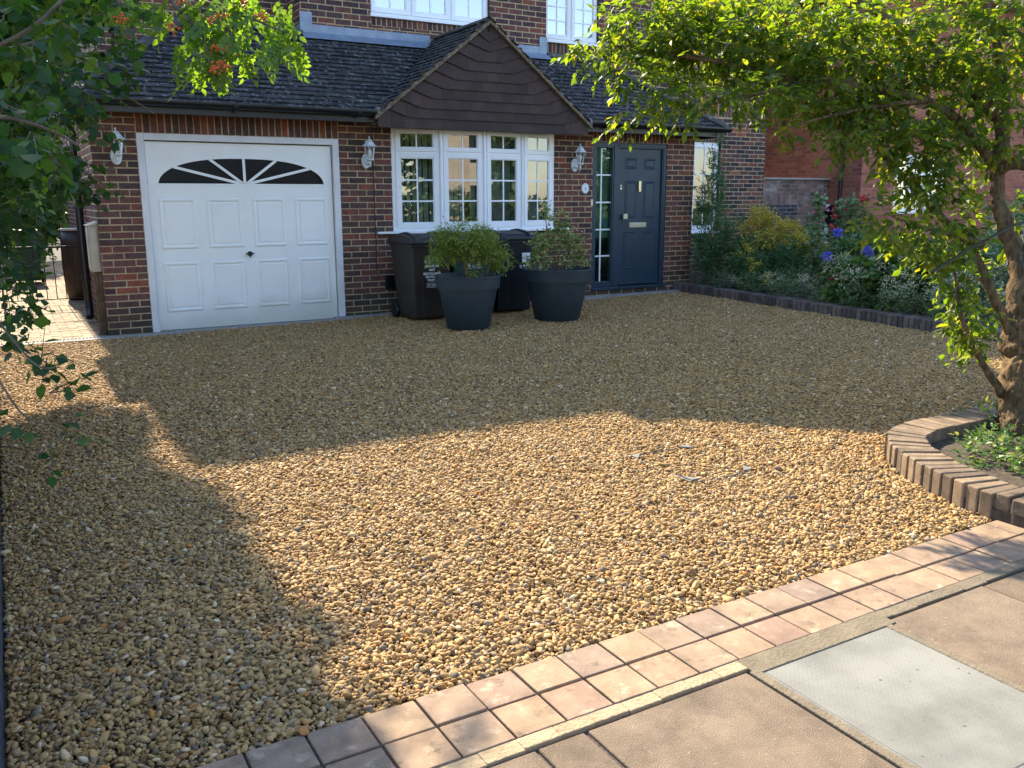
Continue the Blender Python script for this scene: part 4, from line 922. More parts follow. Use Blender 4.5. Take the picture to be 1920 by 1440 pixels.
def sprigs(clumps, per, length, size, droop=.3, out=.5, depth=.8, minr=.25, sparse=1.0, dmax=.7):
    """returns leaves grouped on little twigs, and the twigs"""
    P, D, Nn, S, TW = [], [], [], [], []
    for c in clumps:
        x, y, z, rx, rz, n = c[:6]; ry = min(dmax, max(.08, (rx+rz)/2*depth))
        for _ in range(max(1, int(n*sparse/per*2.2))):
            v = NR.normal(0, 1, 3); v /= np.linalg.norm(v); rr = NR.uniform(minr, 1)**.6
            # ellipsoid in camera-aligned plan: rx across, ry in depth
            a = np.array([v[0]*rx*.87 + v[1]*ry*.49, -v[0]*rx*.49 + v[1]*ry*.87, v[2]*rz])*rr
            p = np.array([x, y, z]) + a
            d = v*out + NR.normal(0, .5, 3); d[2] -= droop; d /= np.linalg.norm(d)
            L = length*NR.uniform(.6, 1.3); TW.append((p, p+d*L)); sd_ = np.cross(d, [0, 0, 1]); sd_ /= np.linalg.norm(sd_)+1e-6
            for k in range(per):
                t = (k+.6)/per; s = 1 if k % 2 else -1
                q = p + d*L*t + NR.normal(0, .008, 3)
                dd = d*.55 + sd_*s*NR.uniform(.5, 1) + NR.normal(0, .25, 3); dd[2] -= droop*.5
                if k == per-1: dd = d
                P.append(q); D.append(dd); Nn.append(np.array([0, 0, 1])+NR.normal(0, .45, 3)); S.append(size*NR.uniform(.6, 1.2))
    return np.array(P), np.array(D), np.array(Nn), np.array(S), TW
def twigs(TW, r, name, m, parent):
    V, Q = [], []
    A = np.array([a for a, b in TW]); B = np.array([b for a, b in TW]); D = B-A; D /= np.linalg.norm(D, axis=1, keepdims=True)+1e-9
    X = np.cross(D, [0.3, .2, 1.]); X /= np.linalg.norm(X, axis=1, keepdims=True); Y = np.cross(D, X)
    V = np.stack([A+X*r, A-X*r*.5+Y*r*.87, A-X*r*.5-Y*r*.87, B+X*r*.4, B-X*r*.2+Y*r*.35, B-X*r*.2-Y*r*.35], 1).reshape(-1, 3)
    q = np.array([[0, 1, 4, 3], [1, 2, 5, 4], [2, 0, 3, 5]])[None] + (np.arange(len(A))*6)[:, None, None]
    return npmesh(name, V, np.zeros((0, 3)), q.reshape(-1, 4), np.zeros(0), np.full(len(A)*3, .5), m, parent)
def smoothpath(pth, sub=4):
    out = []
    n = len(pth)
    for i in range(n-1):
        p0, p1, p2, p3 = [np.array(pth[max(0, min(n-1, j))]) for j in (i-1, i, i+1, i+2)]
        for k in range(sub):
            t = k/sub; out.append(.5*((2*p1)+(-p0+p2)*t+(2*p0-5*p1+4*p2-p3)*t*t+(-p0+3*p1-3*p2+p3)*t**3))
    out.append(np.array(pth[-1])); return out
def limbs(paths, name, m, parent, n=10, wob=.0):
    for p in paths:
        mb = MB(); q = smoothpath(p, 5); mb.tube([(a[0]+random.uniform(-wob, wob)*a[3], a[1]+random.uniform(-wob, wob)*a[3], a[2]) for a in q], [max(.0015, a[3]*random.uniform(1-wob*.3, 1+wob*.3)) for a in q], n); mb.build(name, m, parent, smooth=True)

o = leafmesh('leaf_litter', LITTER, NR.normal(0, 1, (len(LITTER), 3))*[1, 1, .15], NR.normal(0, .25, (len(LITTER), 3))+[0, 0, 1], NR.uniform(.012, .03, len(LITTER)), 'dryleaf', None, 'leaf'); o['kind'] = 'stuff'
# ---- the tree in the raised bed
CROWN=[
 (2.48,-5.51,2.44, 0.14,0.08, 22),
 (2.60,-5.72,2.33, 0.20,0.17, 60),
 (2.86,-5.70,2.54, 0.31,0.21, 120),
 (3.23,-5.80,2.53, 0.38,0.24, 170),
 (2.68,-6.06,2.11, 0.19,0.15, 70),
 (2.48,-5.98,1.96, 0.07,0.07, 14),
 (2.70,-6.23,2.0, 0.09,0.08, 16),
 (2.84,-6.52,2.04, 0.29,0.05, 60),
 (3.42,-6.18,2.39, 0.47,0.30, 260),
 (3.67,-6.60,2.26, 0.49,0.36, 320),
 (4.18,-6.79,2.21, 0.46,0.43, 340),
 (4.38,-7.14,2.18, 0.41,0.48, 340),
 (4.75,-6.7,1.85, 0.27,0.22, 50),
 (3.87,-6.95,1.78, 0.29,0.17, 150),
 (3.44,-6.79,1.88, 0.19,0.09, 60),
 (3.03,-6.68,1.87, 0.09,0.07, 16),
 (3.99,-6.96,1.55, 0.19,0.13, 70),
 (3.44,-7.16,1.34, 0.18,0.08, 50),
 (3.83,-7.17,1.25, 0.22,0.14, 80),
 (4.30,-6.85,1.35, 0.18,0.2, 30),
 (4.85,-6.9,1.30, 0.20,0.30, 40),
 (3.88,-7.26,1.04, 0.14,0.16, 45),
 (3.92,-7.34,0.80, 0.12,0.14, 45),
 (4.09,-7.36,0.63, 0.08,0.08, 16),
 (4.75,-7.0,0.84, 0.13,0.20, 16),
 (5.18,-6.18,2.71, 0.69,0.23, 240),
 (4.33,-5.54,2.81, 0.78,0.20, 240),
]
LIMBS=[
 [(4.36,-7.52,-0.17,0.190),(4.38,-7.48,0.09,0.145),(4.40,-7.44,0.41,0.130),(4.42,-7.41,0.70,0.122),(4.43,-7.38,0.90,0.105)],
 [(4.38,-7.40,0.61,0.050),(4.30,-7.34,0.74,0.032),(4.23,-7.27,0.93,0.026),(4.15,-7.16,1.19,0.022),(4.05,-7.00,1.37,0.022),(3.92,-6.83,1.59,0.017),(3.75,-6.65,1.86,0.012),(3.60,-6.50,2.08,0.008)],
 [(4.42,-7.40,0.80,0.095),(4.44,-7.30,1.05,0.060),(4.47,-7.20,1.24,0.050),(4.45,-7.13,1.43,0.045),(4.47,-7.09,1.63,0.042),(4.53,-7.05,1.95,0.045),(4.54,-6.96,2.34,0.035),(4.48,-6.80,2.86,0.025)],
 [(4.46,-7.09,1.61,0.038),(4.50,-7.16,1.67,0.036),(4.60,-7.28,1.66,0.032),(4.75,-7.32,1.85,0.030)],
 [(4.47,-7.09,1.63,0.036),(4.30,-7.00,1.85,0.030),(4.04,-6.87,2.04,0.026),(3.71,-6.66,2.12,0.030),(3.46,-6.38,2.18,0.025),(3.21,-6.08,2.29,0.018),(2.84,-5.85,2.36,0.012),(2.52,-5.66,2.41,0.006)],
 [(4.25,-7.41,0.29,0.030),(4.08,-7.39,0.47,0.020),(3.98,-7.36,0.60,0.018),(3.89,-7.33,0.76,0.014),(3.89,-7.28,0.95,0.010),(3.88,-7.23,1.13,0.006)],
 [(4.50,-7.03,1.95,0.040),(4.42,-6.65,2.37,0.030),(4.27,-6.25,2.68,0.025),(4.09,-5.85,2.94,0.020)],
 [(4.13,-7.24,1.19,0.030),(3.91,-7.22,1.25,0.018),(3.66,-7.18,1.30,0.010),(3.39,-7.13,1.38,0.005)],
 [(4.04,-6.87,2.04,0.020),(3.70,-6.80,2.00,0.012),(3.33,-6.72,1.93,0.008),(3.06,-6.69,1.86,0.004)],
 [(3.46,-6.38,2.18,0.015),(3.00,-6.49,2.06,0.008),(2.68,-6.44,1.99,0.004)],
]
HONEY=[
 (-0.84,-7.91,1.64, 0.10,0.06, 16),
 (-0.81,-7.51,1.93, 0.16,0.12, 26),
 (-0.69,-6.87,1.94, 0.20,0.15, 36),
 (-0.47,-6.60,2.11, 0.12,0.10, 22),
 (-0.67,-6.47,1.66, 0.21,0.12, 40),
 (-0.88,-6.34,1.45, 0.10,0.14, 26),
 (-0.95,-6.46,1.21, 0.06,0.12, 14),
 (-0.58,-5.78,1.95, 0.16,0.15, 44),
 (-0.38,-5.87,2.08, 0.09,0.09, 14),
 (-0.98,-6.94,1.06, 0.05,0.10, 10),
 (-0.88,-7.23,0.97, 0.08,0.03, 8),
 (-0.85,-7.53,0.79, 0.10,0.03, 4),
 (-0.93,-7.47,0.85, 0.08,0.03, 3),
 (-0.89,-7.48,0.90, 0.10,0.01, 3),
 (-0.54,-5.38,1.58, 0.13,0.11, 26),
 (-0.35,-5.17,2.42, 0.17,0.08, 30),
 (-0.85,-5.13,1.31, 0.07,0.11, 12),
]
HSTEM=[
 [(-0.95,-7.57,1.83,0.006),(-0.79,-7.52,1.93,0.005),(-0.67,-7.44,2.06,0.005)],
 [(-0.95,-6.71,1.97,0.008),(-0.81,-6.79,1.98,0.006),(-0.64,-6.63,2.07,0.005)],
 [(-0.95,-7.73,1.67,0.006),(-0.87,-7.89,1.66,0.005),(-0.77,-7.84,1.63,0.004),(-0.73,-7.87,1.60,0.003)],
 [(-0.79,-6.42,1.62,0.006),(-0.58,-5.95,1.59,0.005),(-0.47,-5.92,1.52,0.003)],
 [(-1.00,-6.89,1.13,0.005),(-0.88,-7.24,0.96,0.003),(-0.81,-7.39,0.96,0.002)],
 [(-1.02,-7.25,1.04,0.004),(-0.93,-7.47,0.85,0.003),(-0.84,-7.53,0.81,0.002)],
 [(-0.47,-5.80,2.00,0.006),(-0.31,-5.79,1.92,0.004),(-0.22,-5.74,1.87,0.003)],
]
RBR=[
 [(-0.93,-4.57,3.05,0.050),(-0.49,-5.25,2.74,0.035),(-0.21,-5.84,2.46,0.020),(-0.14,-6.16,2.27,0.010),(-0.09,-6.34,2.14,0.006),(-0.09,-6.43,2.02,0.003)],
 [(-0.21,-5.84,2.46,0.015),(-0.01,-6.23,2.29,0.010),(0.09,-6.42,2.22,0.006),(0.20,-6.56,2.15,0.003)],
 [(-0.01,-6.23,2.29,0.010),(0.01,-6.39,2.16,0.005),(0.02,-6.41,2.11,0.003)],
 [(-0.49,-5.25,2.74,0.020),(-0.31,-5.68,2.36,0.010),(-0.21,-5.88,2.27,0.005)],
]
RLEAF=[(-0.20,-6.01,2.26),(-0.16,-6.02,2.30),(-0.14,-6.23,2.19),(-0.14,-6.32,2.10),(-0.12,-6.34,2.05),(-0.12,-6.42,2.00),(-0.09,-6.43,1.99),(-0.05,-6.36,2.16),(0.00,-6.40,2.09),(-0.00,-6.39,2.14),(0.03,-6.42,2.08),(-0.01,-6.30,2.26),(0.06,-6.40,2.23),(0.09,-6.43,2.17),(0.10,-6.45,2.12),(0.15,-6.48,2.20),(0.15,-6.54,2.12),(0.17,-6.56,2.10),(0.20,-6.56,2.14),(0.20,-6.58,2.11),(-0.07,-6.27,2.24),(-0.11,-6.18,2.27),(0.08,-6.40,2.28),(0.04,-6.38,2.29),(-0.14,-6.08,2.36),(-0.04,-6.20,2.34),(-0.03,-6.36,2.19),(-0.10,-6.30,2.17),(0.19,-6.48,2.25),(0.14,-6.44,2.28),(-0.31,-5.82,2.27),(-0.23,-5.86,2.31),(-0.27,-5.71,2.36),(-0.07,-6.42,2.06)]
BERRY=[(-0.35,-5.86,2.27),(-0.05,-6.37,2.21),(-0.01,-6.39,2.22),(-0.19,-6.21,2.19),(0.12,-6.49,2.21),(-0.08,-6.47,2.00),(-0.05,-6.49,2.01),(-0.05,-6.43,2.09),(-0.02,-6.45,2.08),(0.07,-6.40,2.28),(-0.13,-6.15,2.31)]

tree = thing('garden_tree', 'leafy low-branching tree growing out of the curved brick bed', 'tree', (4.35, -7.45, .1))
limbs(LIMBS[:1], 'trunk', 'bark', tree, 18, .35)
_t = tree.children[0]; _s = _t.modifiers.new('sub', 'SUBSURF'); _s.levels = _s.render_levels = 3
_x = bpy.data.textures.new('bark_relief', 'CLOUDS'); _x.noise_scale = .045; _x.noise_depth = 3
_d = _t.modifiers.new('relief', 'DISPLACE'); _d.texture = _x; _d.strength = .035; _d.mid_level = .5; _d.texture_coords = 'LOCAL'
limbs(LIMBS[1:], 'branch', 'bark', tree, 10, .25)
UP = [(4.8, -6.6, 3.3, .75, .35, 330), (4.3, -6.1, 3.5, .6, .3, 200), (4.6, -7.3, 3.3, .8, .4, 260), (4.2, -7.6, 3.6, .7, .4, 200), (5.5, -7.4, 2.6, .7, .5, 260)]
EXTRA = [(2.85, -5.75, 2.55, .40, .20, 150), (3.2, -5.95, 2.45, .45, .25, 160), (3.55, -6.35, 2.4, .5, .28, 150), (4.0, -6.6, 2.4, .5, .35, 140), (3.9, -5.9, 2.6, .6, .3, 120), (3.45, -6.6, 2.1, .3, .12, 60), (3.85, -6.85, 1.95, .32, .12, 60)]
P, D, Nn, S, TW = sprigs(CROWN+EXTRA+UP, 9, .16, .055, droop=.45, dmax=.60, sparse=2.25)
leafmesh('crown', P, D, Nn, S, 'leafmaple', tree, 'tooth'); twigs(TW, .0022, 'twig', 'bark_dk', tree)
tp = thing('tree_tie', 'thin black strap tied round the tree stems and running out to the left', 'tie', (4.2, -7.3, 1.3))
mb = MB(); mb.tube([(3.52, -7.36, 1.06), (3.8, -7.38, 1.18), (4.15, -7.42, 1.31), (4.42, -7.45, 1.36)], .0085, 6); mb.build('strap', 'iron', tp)
mb = MB(); mb.tube([(4.30, -7.40, 1.06), (4.33, -7.40, 1.16), (4.38, -7.36, 1.22), (4.44, -7.30, 1.26)], [.012, .018, .016, .01], 8); mb.build('knot', 'iron', tp)

# raised bed wall of bricks on edge
bw = thing('curved_brick_edging', 'low curved wall of tan bricks on edge round the tree', 'brick edging', (3.2, -7.6, 0))
def along(P, step):
    out = []; acc = 0; L = [0]
    for a, b in zip(P[:-1], P[1:]): L.append(L[-1]+(b-a).length)
    s = 0; i = 0
    while s < L[-1]-1e-6:
        while L[i+1] < s: i += 1
        t = (s-L[i])/(L[i+1]-L[i]); out.append((P[i]+(P[i+1]-P[i])*t, (P[i+1]-P[i]).normalized())); s += step
    return out
def smooth2(P, it=2):
    for _ in range(it):
        Q = [P[0]]
        for a, b in zip(P[:-1], P[1:]): Q += [a*.75+b*.25, a*.25+b*.75]
        P = Q+[P[-1]]
    return P
SB = smooth2(BC)
mb = MB(); mk = MB()
for i, (p, t) in enumerate(along(SB, .0775)):
    if p.x > 8.1: continue
    inn = Vector((-t.y, t.x)); h = .125+random.uniform(-.004, .006); tw_ = random.uniform(-.03, .03)
    t2 = Vector((t.x*math.cos(tw_)-t.y*math.sin(tw_), t.x*math.sin(tw_)+t.y*math.cos(tw_))); inn = Vector((-t2.y, t2.x))
    w_ = .033; wi = w_*(.80 if 2.9 < p.x < 3.6 else 1)
    o = p + t2*.0388; dep = .212; out_ = random.uniform(-.004, .004)
    q = [o-t2*w_-inn*out_, o+t2*w_-inn*out_, o+t2*wi+inn*dep, o-t2*wi+inn*dep]
    mb.prism([tuple(v) for v in q], -.05, h, 0)
for a, b in zip(SB[:-1], SB[1:]):
    t = (b-a).normalized(); inn = Vector((-t.y, t.x)); q = [a+inn*.012, b+inn*.012, b+inn*.2, a+inn*.2]; mk.prism([tuple(v) for v in q], -.05, .098)
mb.build('bricks', 'brick_bed', bw, bevel=.008, segs=3); mk.build('joint_mortar', 'mortar_dk', bw)
mb = MB(); random.seed(3)
for k in range(5):
    for s in range(2):
        mb.box(3.02+s*.225+(k % 2)*.0+.004, 3.02+(s+1)*.225-.004, -8.60+.004*(k % 2), -8.365, -.05+k*.075 if k else -.05, .02+k*.075)
pr_ = mb.build('brick_pier', 'brick_bed', bevel=.01, segs=3); tag(pr_, 'weathered brick pier standing at the street end of the curved edging', 'brick pier')
mb = MB(); mb.prism([tuple(p+Vector((.0, -.03))) for p in SB if p.x < 8.1]+[(8.1, -8.52)], -.04, .055); soil_b = mb.build('bed_soil', 'soil', kind='structure')
# weeds round the foot of the tree
wp = [(3.55, -7.72, .08, .14, .05, 26), (3.75, -7.62, .09, .14, .05, 30), (3.95, -7.6, .09, .15, .06, 34), (3.6, -7.9, .08, .15, .05, 30), (3.45, -8.1, .08, .13, .05, 24), (3.8, -7.85, .09, .16, .05, 36), (4.1, -7.75, .1, .15, .06, 30), (4.1, -7.45, .1, .10, .06, 18), (4.3, -7.30, .12, .15, .07, 24), (4.6, -7.75, .10, .16, .07, 30), (4.05, -8.05, .09, .18, .05, 30), (3.6, -8.3, .08, .15, .05, 24)]
P, D, Nn, S, TW = sprigs(wp, 7, .07, .034, droop=-.25, out=.6, sparse=2.2, minr=.05)
P[:, 2] = np.maximum(P[:, 2], .06)
o = leafmesh('weeds', P, D, Nn, S, 'weed', None, 'tooth'); o['kind'] = 'stuff'

# ---- left boundary: low blue-brick wall, climber hedge, rowan
mb = MB(); brickwall(mb, (-1.068, 0, 0), (0, -1, 0), (1, 0, 0), 9.4, .55, z0=-.02); mb.box(-1.30, -1.07, -9.4, 0, -.02, .56, 0, .4)
bwall = mb.build('boundary_wall', ['brick_blue', 'mortar_dk']); tag(bwall, 'low dark blue brick boundary wall along the left edge of the gravel', 'wall')
hedge = thing('climbing_hedge', 'dark round-leaved climber spilling over the left boundary wall', 'hedge', (-1.4, -6, 0))
HB = [(-1.18, -6.0, 1.75, .28, .75, 800), (-1.12, -4.8, 2.05, .42, .85, 1150), (-.98, -3.9, 2.4, .42, .8, 950), (-1.38, -7.0, 1.7, .28, .8, 260), (-1.0, -5.2, 2.8, .46, .7, 640), (-1.3, -3.3, 1.8, .32, .9, 460), (-1.25, -5.0, .9, .2, .5, 240), (-1.5, -2.4, 1.4, .4, 1.0, 500), (-1.5, -1.0, 1.8, .4, 1.2, 500), (-.62, -1.2, 2.40, .40, .50, 700), (-.60, -.4, 3.15, .42, .50, 620), (-.80, -2.6, 1.50, .26, .40, 360), (-.9, -3.4, .85, .18, .3, 120)]
P, D, Nn, S, TW = sprigs(HONEY, 5, .11, .046, droop=.35, sparse=1.8, dmax=.3)
P2, D2, N2, S2, TW2 = sprigs(HB, 7, .16, .055, droop=.35, sparse=1.15, dmax=1.0)
leafmesh('foliage', np.concatenate([P, P2]), np.concatenate([D, D2]), np.concatenate([Nn, N2]), np.concatenate([S, S2]), 'leafhoney', hedge, 'broad')
twigs(TW+TW2, .0022, 'twig', 'bark_dk', hedge)
limbs(HSTEM + [[(-1.35, -6.2, 0, .03), (-1.25, -6.1, .8, .022), (-1.0, -5.9, 1.5, .012), (-.8, -5.8, 2.0, .005)], [(-1.3, -4.6, 0, .04), (-1.1, -4.7, .8, .03), (-1.1, -4.8, 1.8, .02), (-.8, -5, 2.6, .008)]], 'stem', 'bark_dk', hedge, 8, .2)
rowan = thing('rowan_tree', 'rowan tree with orange berries reaching in over the left of the drive', 'tree', (-1.9, -4.2, 0))
limbs([[(-1.95, -4.0, 0, .12), (-1.9, -4.1, 1.2, .10), (-1.7, -4.2, 2.4, .085), (-1.4, -4.3, 3.4, .07), (-1.3, -4.0, 4.6, .04)]], 'trunk', 'bark_dk', rowan, 12, .2)
limbs(RBR + [[(-1.55, -4.25, 2.6, .06), (-1.2, -4.4, 2.95, .055), (-.93, -4.57, 3.05, .05)], [(-1.4, -4.3, 3.4, .05), (-.9, -3.4, 4.2, .03), (-.6, -2.6, 4.8, .015)], [(-1.5, -4.3, 3.0, .05), (-1.6, -2.9, 3.8, .03), (-1.3, -1.9, 4.4, .015)]], 'branch', 'bark_dk', rowan, 8, .15)
def pinnate(C, size, jit=.0, droop=.6):
    P, D, Nn, S = [], [], [], []
    for c in C:
        c = np.array(c) + NR.normal(0, jit, 3); d = NR.normal(0, .6, 3); d[2] = -abs(d[2])*.5-droop; d /= np.linalg.norm(d); sd_ = np.cross(d, NR.normal(0, 1, 3)); sd_ /= np.linalg.norm(sd_); nn = np.cross(sd_, d); L = size*3.1
        for k in range(6):
            for s in (-1, 1):
                P.append(c+d*L*(k/6)); D.append(sd_*s+d*.55); Nn.append(nn+NR.normal(0, .15, 3)); S.append(size*(1-.06*abs(k-3)))
        P.append(c+d*L); D.append(d); Nn.append(nn); S.append(size)
    return P, D, Nn, S
RL = []
for c in RLEAF:
    for _ in range(3): RL.append(tuple(np.array(c)+NR.normal(0, .028, 3)))
a_ = pinnate(RL, .040, .0, .5)
CC = []
for (x, y, z, rx, ry, rz, n) in ((-1.05, -3.4, 3.3, .92, 1.4, .8, 640), (-.96, -2.6, 4.4, .95, 1.5, 1.0, 820), (-.98, -4.3, 4.4, .95, 1.2, 1.0, 620), (-.75, -5.0, 3.4, .55, .7, .4, 220), (-1.12, -2.0, 5.8, .95, 1.3, .9, 560), (-.55, -3.3, 3.75, .38, 1.1, .35, 160), (-.58, -1.35, 3.9, .45, .6, .5, 420), (-.58, -2.1, 3.25, .45, .55, .35, 320), (-.58, -.7, 4.6, .45, .6, .5, 320), (-1.0, -4.9, 2.6, .75, .8, .5, 260), (-.78, -1.3, 3.2, .50, .9, .65, 420), (-.88, -2.6, 2.5, .34, .8, .45, 300), (-.85, -3.6, 1.9, .26, .6, .35, 170)):
    for _ in range(n):
        v = NR.normal(0, 1, 3); v /= np.linalg.norm(v); v *= NR.uniform(.3, 1)**.5; CC.append((x+v[0]*rx, y+v[1]*ry, z+v[2]*rz))
b_ = pinnate(CC, .060, .0, .5)
leafmesh('crown', a_[0]+b_[0], a_[1]+b_[1], a_[2]+b_[2], a_[3]+b_[3], 'leafrowan', rowan, 'leaf')
for c in BERRY:
    mb = MB()
    for _ in range(20):
        p = np.array(c)+NR.normal(0, .016, 3)*np.array([1, 1, .7]); mb.lathe([(.0, -.0052), (.0045, -.0028), (.0055, 0), (.0045, .0028), (0, .0052)], tuple(p), 6)
    mb.build('berries', 'berry', rowan, smooth=True)

# ---- potted shrubs
def pot(cx, cy, rt, rb, h, label):
    z = gz(cx, cy); t = thing('potted_shrub', label, 'potted plant', (cx, cy, z), 'big charcoal pots in front of the bins')
    mb = MB(); rim = h*.24
    mb.lathe([(0, 0), (rb*.93, 0), (rb, .02), (rt*.895, h-rim-.004), (rt*.895, h-rim), (rt*.962, h-rim+.001), (rt, h-.012), (rt+.006, h-.006), (rt+.004, h), (rt-.012, h+.001), (rt-.018, h-.01), (rt-.03, h-.06), (0, h-.06)], (cx, cy, z), 56)
    p = mb.build('pot', 'pot', t, smooth=True); e = p.modifiers.new('edge', 'EDGE_SPLIT'); e.split_angle = R_(35)
    mb = MB(); mb.lathe([(0, h-.05), (rt-.035, h-.055)], (cx, cy, z), 32); mb.build('soil', 'soil', t)
    return t, z+h-.05
t1, z1 = pot(3.575, -1.64, .368, .245, .60, 'charcoal pot with a bushy fine-leaved green shrub in front of the bins')
cx, cy = 3.575, -1.64
limbs([[(cx-.02, cy, z1-.02, .018), (cx-.03, cy, z1+.12, .015), (cx-.10, cy+.03, z1+.3, .009), (cx-.2, cy, z1+.4, .004)], [(cx-.02, cy, z1+.1, .012), (cx+.05, cy+.04, z1+.3, .007), (cx+.1, cy, z1+.45, .003)],
       [(cx+.20, cy-.03, z1-.02, .011), (cx+.24, cy-.03, z1+.10, .009), (cx+.30, cy, z1+.16, .007), (cx+.42, cy, z1+.2, .003)], [(cx+.08, cy, z1-.02, .006), (cx+.12, cy, z1+.2, .005), (cx+.18, cy, z1+.4, .003)]], 'stem', 'bark', t1, 8, .1)
c1 = [(cx-.05, cy, z1+.50, .36, .15, 620), (cx-.05, cy, z1+.42, .34, .14, 460), (cx-.30, cy+.02, z1+.30, .17, .10, 210), (cx+.25, cy, z1+.32, .24, .12, 360), (cx+.42, cy, z1+.20, .15, .10, 150), (cx-.2, cy, z1+.48, .15, .08, 140), (cx+.18, cy+.02, z1+.48, .15, .08, 140), (cx+.05, cy-.05, z1+.10, .07, .06, 45), (cx-.40, cy, z1+.24, .08, .05, 40), (cx+.05, cy, z1+.30, .3, .08, 260)]
P, D, Nn, S, TW = sprigs(c1, 7, .085, .050, droop=.35, sparse=1.5, dmax=.28)
leafmesh('foliage', P, D, Nn, S, 'leafpot1', t1, 'slim'); twigs(TW, .0012, 'twig', 'stem', t1)
t2, z2 = pot(4.785, -1.62, .415, .27, .615, 'charcoal pot with a sparse pale variegated shrub nearest the front door')
cx, cy = 4.785, -1.62
st = [[(cx-.05, cy, z2-.02, .012), (cx-.08, cy, z2+.2, .009), (cx-.15, cy, z2+.5, .006), (cx-.18, cy, z2+.78, .003)], [(cx, cy, z2-.02, .012), (cx+.02, cy, z2+.25, .009), (cx+.02, cy, z2+.5, .006), (cx+.05, cy, z2+.7, .003)], [(cx+.05, cy, z2, .009), (cx+.15, cy, z2+.2, .006), (cx+.22, cy, z2+.4, .003)], [(cx-.08, cy, z2, .01), (cx-.2, cy, z2+.15, .006), (cx-.32, cy, z2+.3, .003)], [(cx+.1, cy, z2, .008), (cx+.25, cy, z2+.12, .005), (cx+.32, cy, z2+.25, .003)], [(cx+.02, cy+.05, z2, .008), (cx-.05, cy+.05, z2+.4, .004)], [(cx-.02, cy-.05, z2, .008), (cx+.08, cy-.05, z2+.35, .004)]]
limbs(st, 'stem', 'bark', t2, 6, .1)
c2 = [(cx+.02, cy, z2+.62, .12, .08, 70), (cx-.18, cy, z2+.72, .05, .12, 34), (cx-.02, cy, z2+.42, .32, .07, 170), (cx-.25, cy, z2+.34, .12, .09, 80), (cx-.30, cy, z2+.14, .13, .07, 110), (cx+.16, cy, z2+.35, .15, .12, 100), (cx+.30, cy, z2+.22, .09, .10, 60), (cx+.14, cy, z2+.13, .08, .05, 40), (cx+.36, cy, z2+.07, .07, .05, 30), (cx-.05, cy, z2+.25, .22, .10, 60), (cx+.04, cy, z2+.52, .12, .06, 40)]
P, D, Nn, S, TW = sprigs(c2, 6, .07, .042, droop=.1, sparse=1.35, dmax=.25)
leafmesh('foliage', P, D, Nn, S, 'leafpot2', t2, 'leaf'); twigs(TW, .0012, 'twig', 'bark', t2)
mb = MB(); mb.tube([(cx+.36, cy, z2), (cx+.40, cy, z2+.42)], .004, 5); mb.build('cane', 'stem', t2)

# ------------------------------------------------------------------ flower border on the right
mb = MB(); random.seed(5)
kb = thing('border_kerb', 'dark brick-on-edge kerb between the gravel and the flower border', 'kerb', (7.9, -3, 0))
y = -.01
while y > -7.0:
    x = edge_x(y-.035); z = gz(x, y)
    mb.obox((x, y-.066, z-.08), (.215, 0, 0), (0, .062, 0), (0, 0, .200+random.uniform(-.002, .002))); y -= .073
mb.build('bricks', 'brick_kerb', kb, bevel=.006)
mb = MB(); mb.add([(edge_x(-.01)+.02, -.02, .14), (edge_x(-.01)+.2, -.02, .14), (edge_x(-7)+.2, -7.0, .06), (edge_x(-7)+.02, -7.0, .06)], [(0, 3, 2, 1)]); mb.build('joint_mortar', 'mortar_dk', kb)
mb = MB(); mb.add([(8.05, .0, .15), (8.3, .0, .15), (8.3, 1.68, .15), (13.36, 1.68, .15), (17, -1, .12), (17, -8.5, .06), (7.85, -8.5, .06), (7.82, -4, .12)], [list(range(8))[::-1]]); mb.build('border_soil', 'soil', kind='structure')
def plant(name, label, cat, clumps, per, ln, sz, m, kind='leaf', droop=0., sparse=1.5, stems=None, group=None, dmax=.5, minr=.2, stemmat='stem', out=.5):
    x, y, z = clumps[0][0], clumps[0][1], .1
    t = thing(name, label, cat, (x, y, z), group)
    P, D, Nn, S, TW = sprigs(clumps, per, ln, sz, droop=droop, sparse=sparse, dmax=dmax, minr=minr, out=out)
    leafmesh('foliage', P, D, Nn, S, m, t, kind); twigs(TW, .0016, 'twig', stemmat, t)
    if stems: limbs(stems, 'stem', stemmat, t, 6, .1)
    return t
x, y = 8.42, -.30
plant('feathery_shrub', 'tall feathery dark green plant against the corner of the extension', 'shrub',
      [(x-.02, y, 1.0, .22, .70, 560), (x-.02, y, 1.65, .15, .40, 150), (x+.0, y, 2.15, .08, .2, 34), (x-.1, y-.1, .5, .26, .35, 360), (x+.3, y-.2, .75, .22, .5, 350), (x+.25, y-.5, .4, .3, .22, 260)], 9, .16, .075, 'feather', 'slim', droop=-.35, sparse=2.4,
      stems=[[(x+i*.05, y, .1, .008), (x+i*.06, y, 1.0, .006), (x+i*.09, y, 1.9+i*.1, .003)] for i in (-2, -1, 0, 1, 2)])
g = plant('goldenrod', 'spreading goldenrod with muted yellow plumes left of the hollyhocks', 'flowering plant',
      [(8.75, -.95, .55, .38, .38, 900), (8.95, -1.5, .5, .35, .36, 700), (8.45, -1.2, .4, .25, .28, 400)], 9, .14, .07, 'feather', 'slim', droop=-.3, sparse=2.4)
gp = [(8.62, -.85, 1.02, .12, .10, 120), (8.78, -.95, 1.15, .16, .13, 220), (8.90, -1.10, 1.05, .16, .12, 200), (9.0, -1.30, .98, .18, .12, 220), (8.72, -1.2, .88, .2, .10, 160), (8.95, -1.6, .86, .2, .10, 180), (9.05, -1.8, .72, .15, .10, 120), (8.35, -1.1, .75, .08, .06, 40), (8.3, -1.35, .55, .07, .05, 30), (8.25, -1.65, .34, .07, .03, 26), (8.85, -.8, 1.25, .10, .1, 60)]
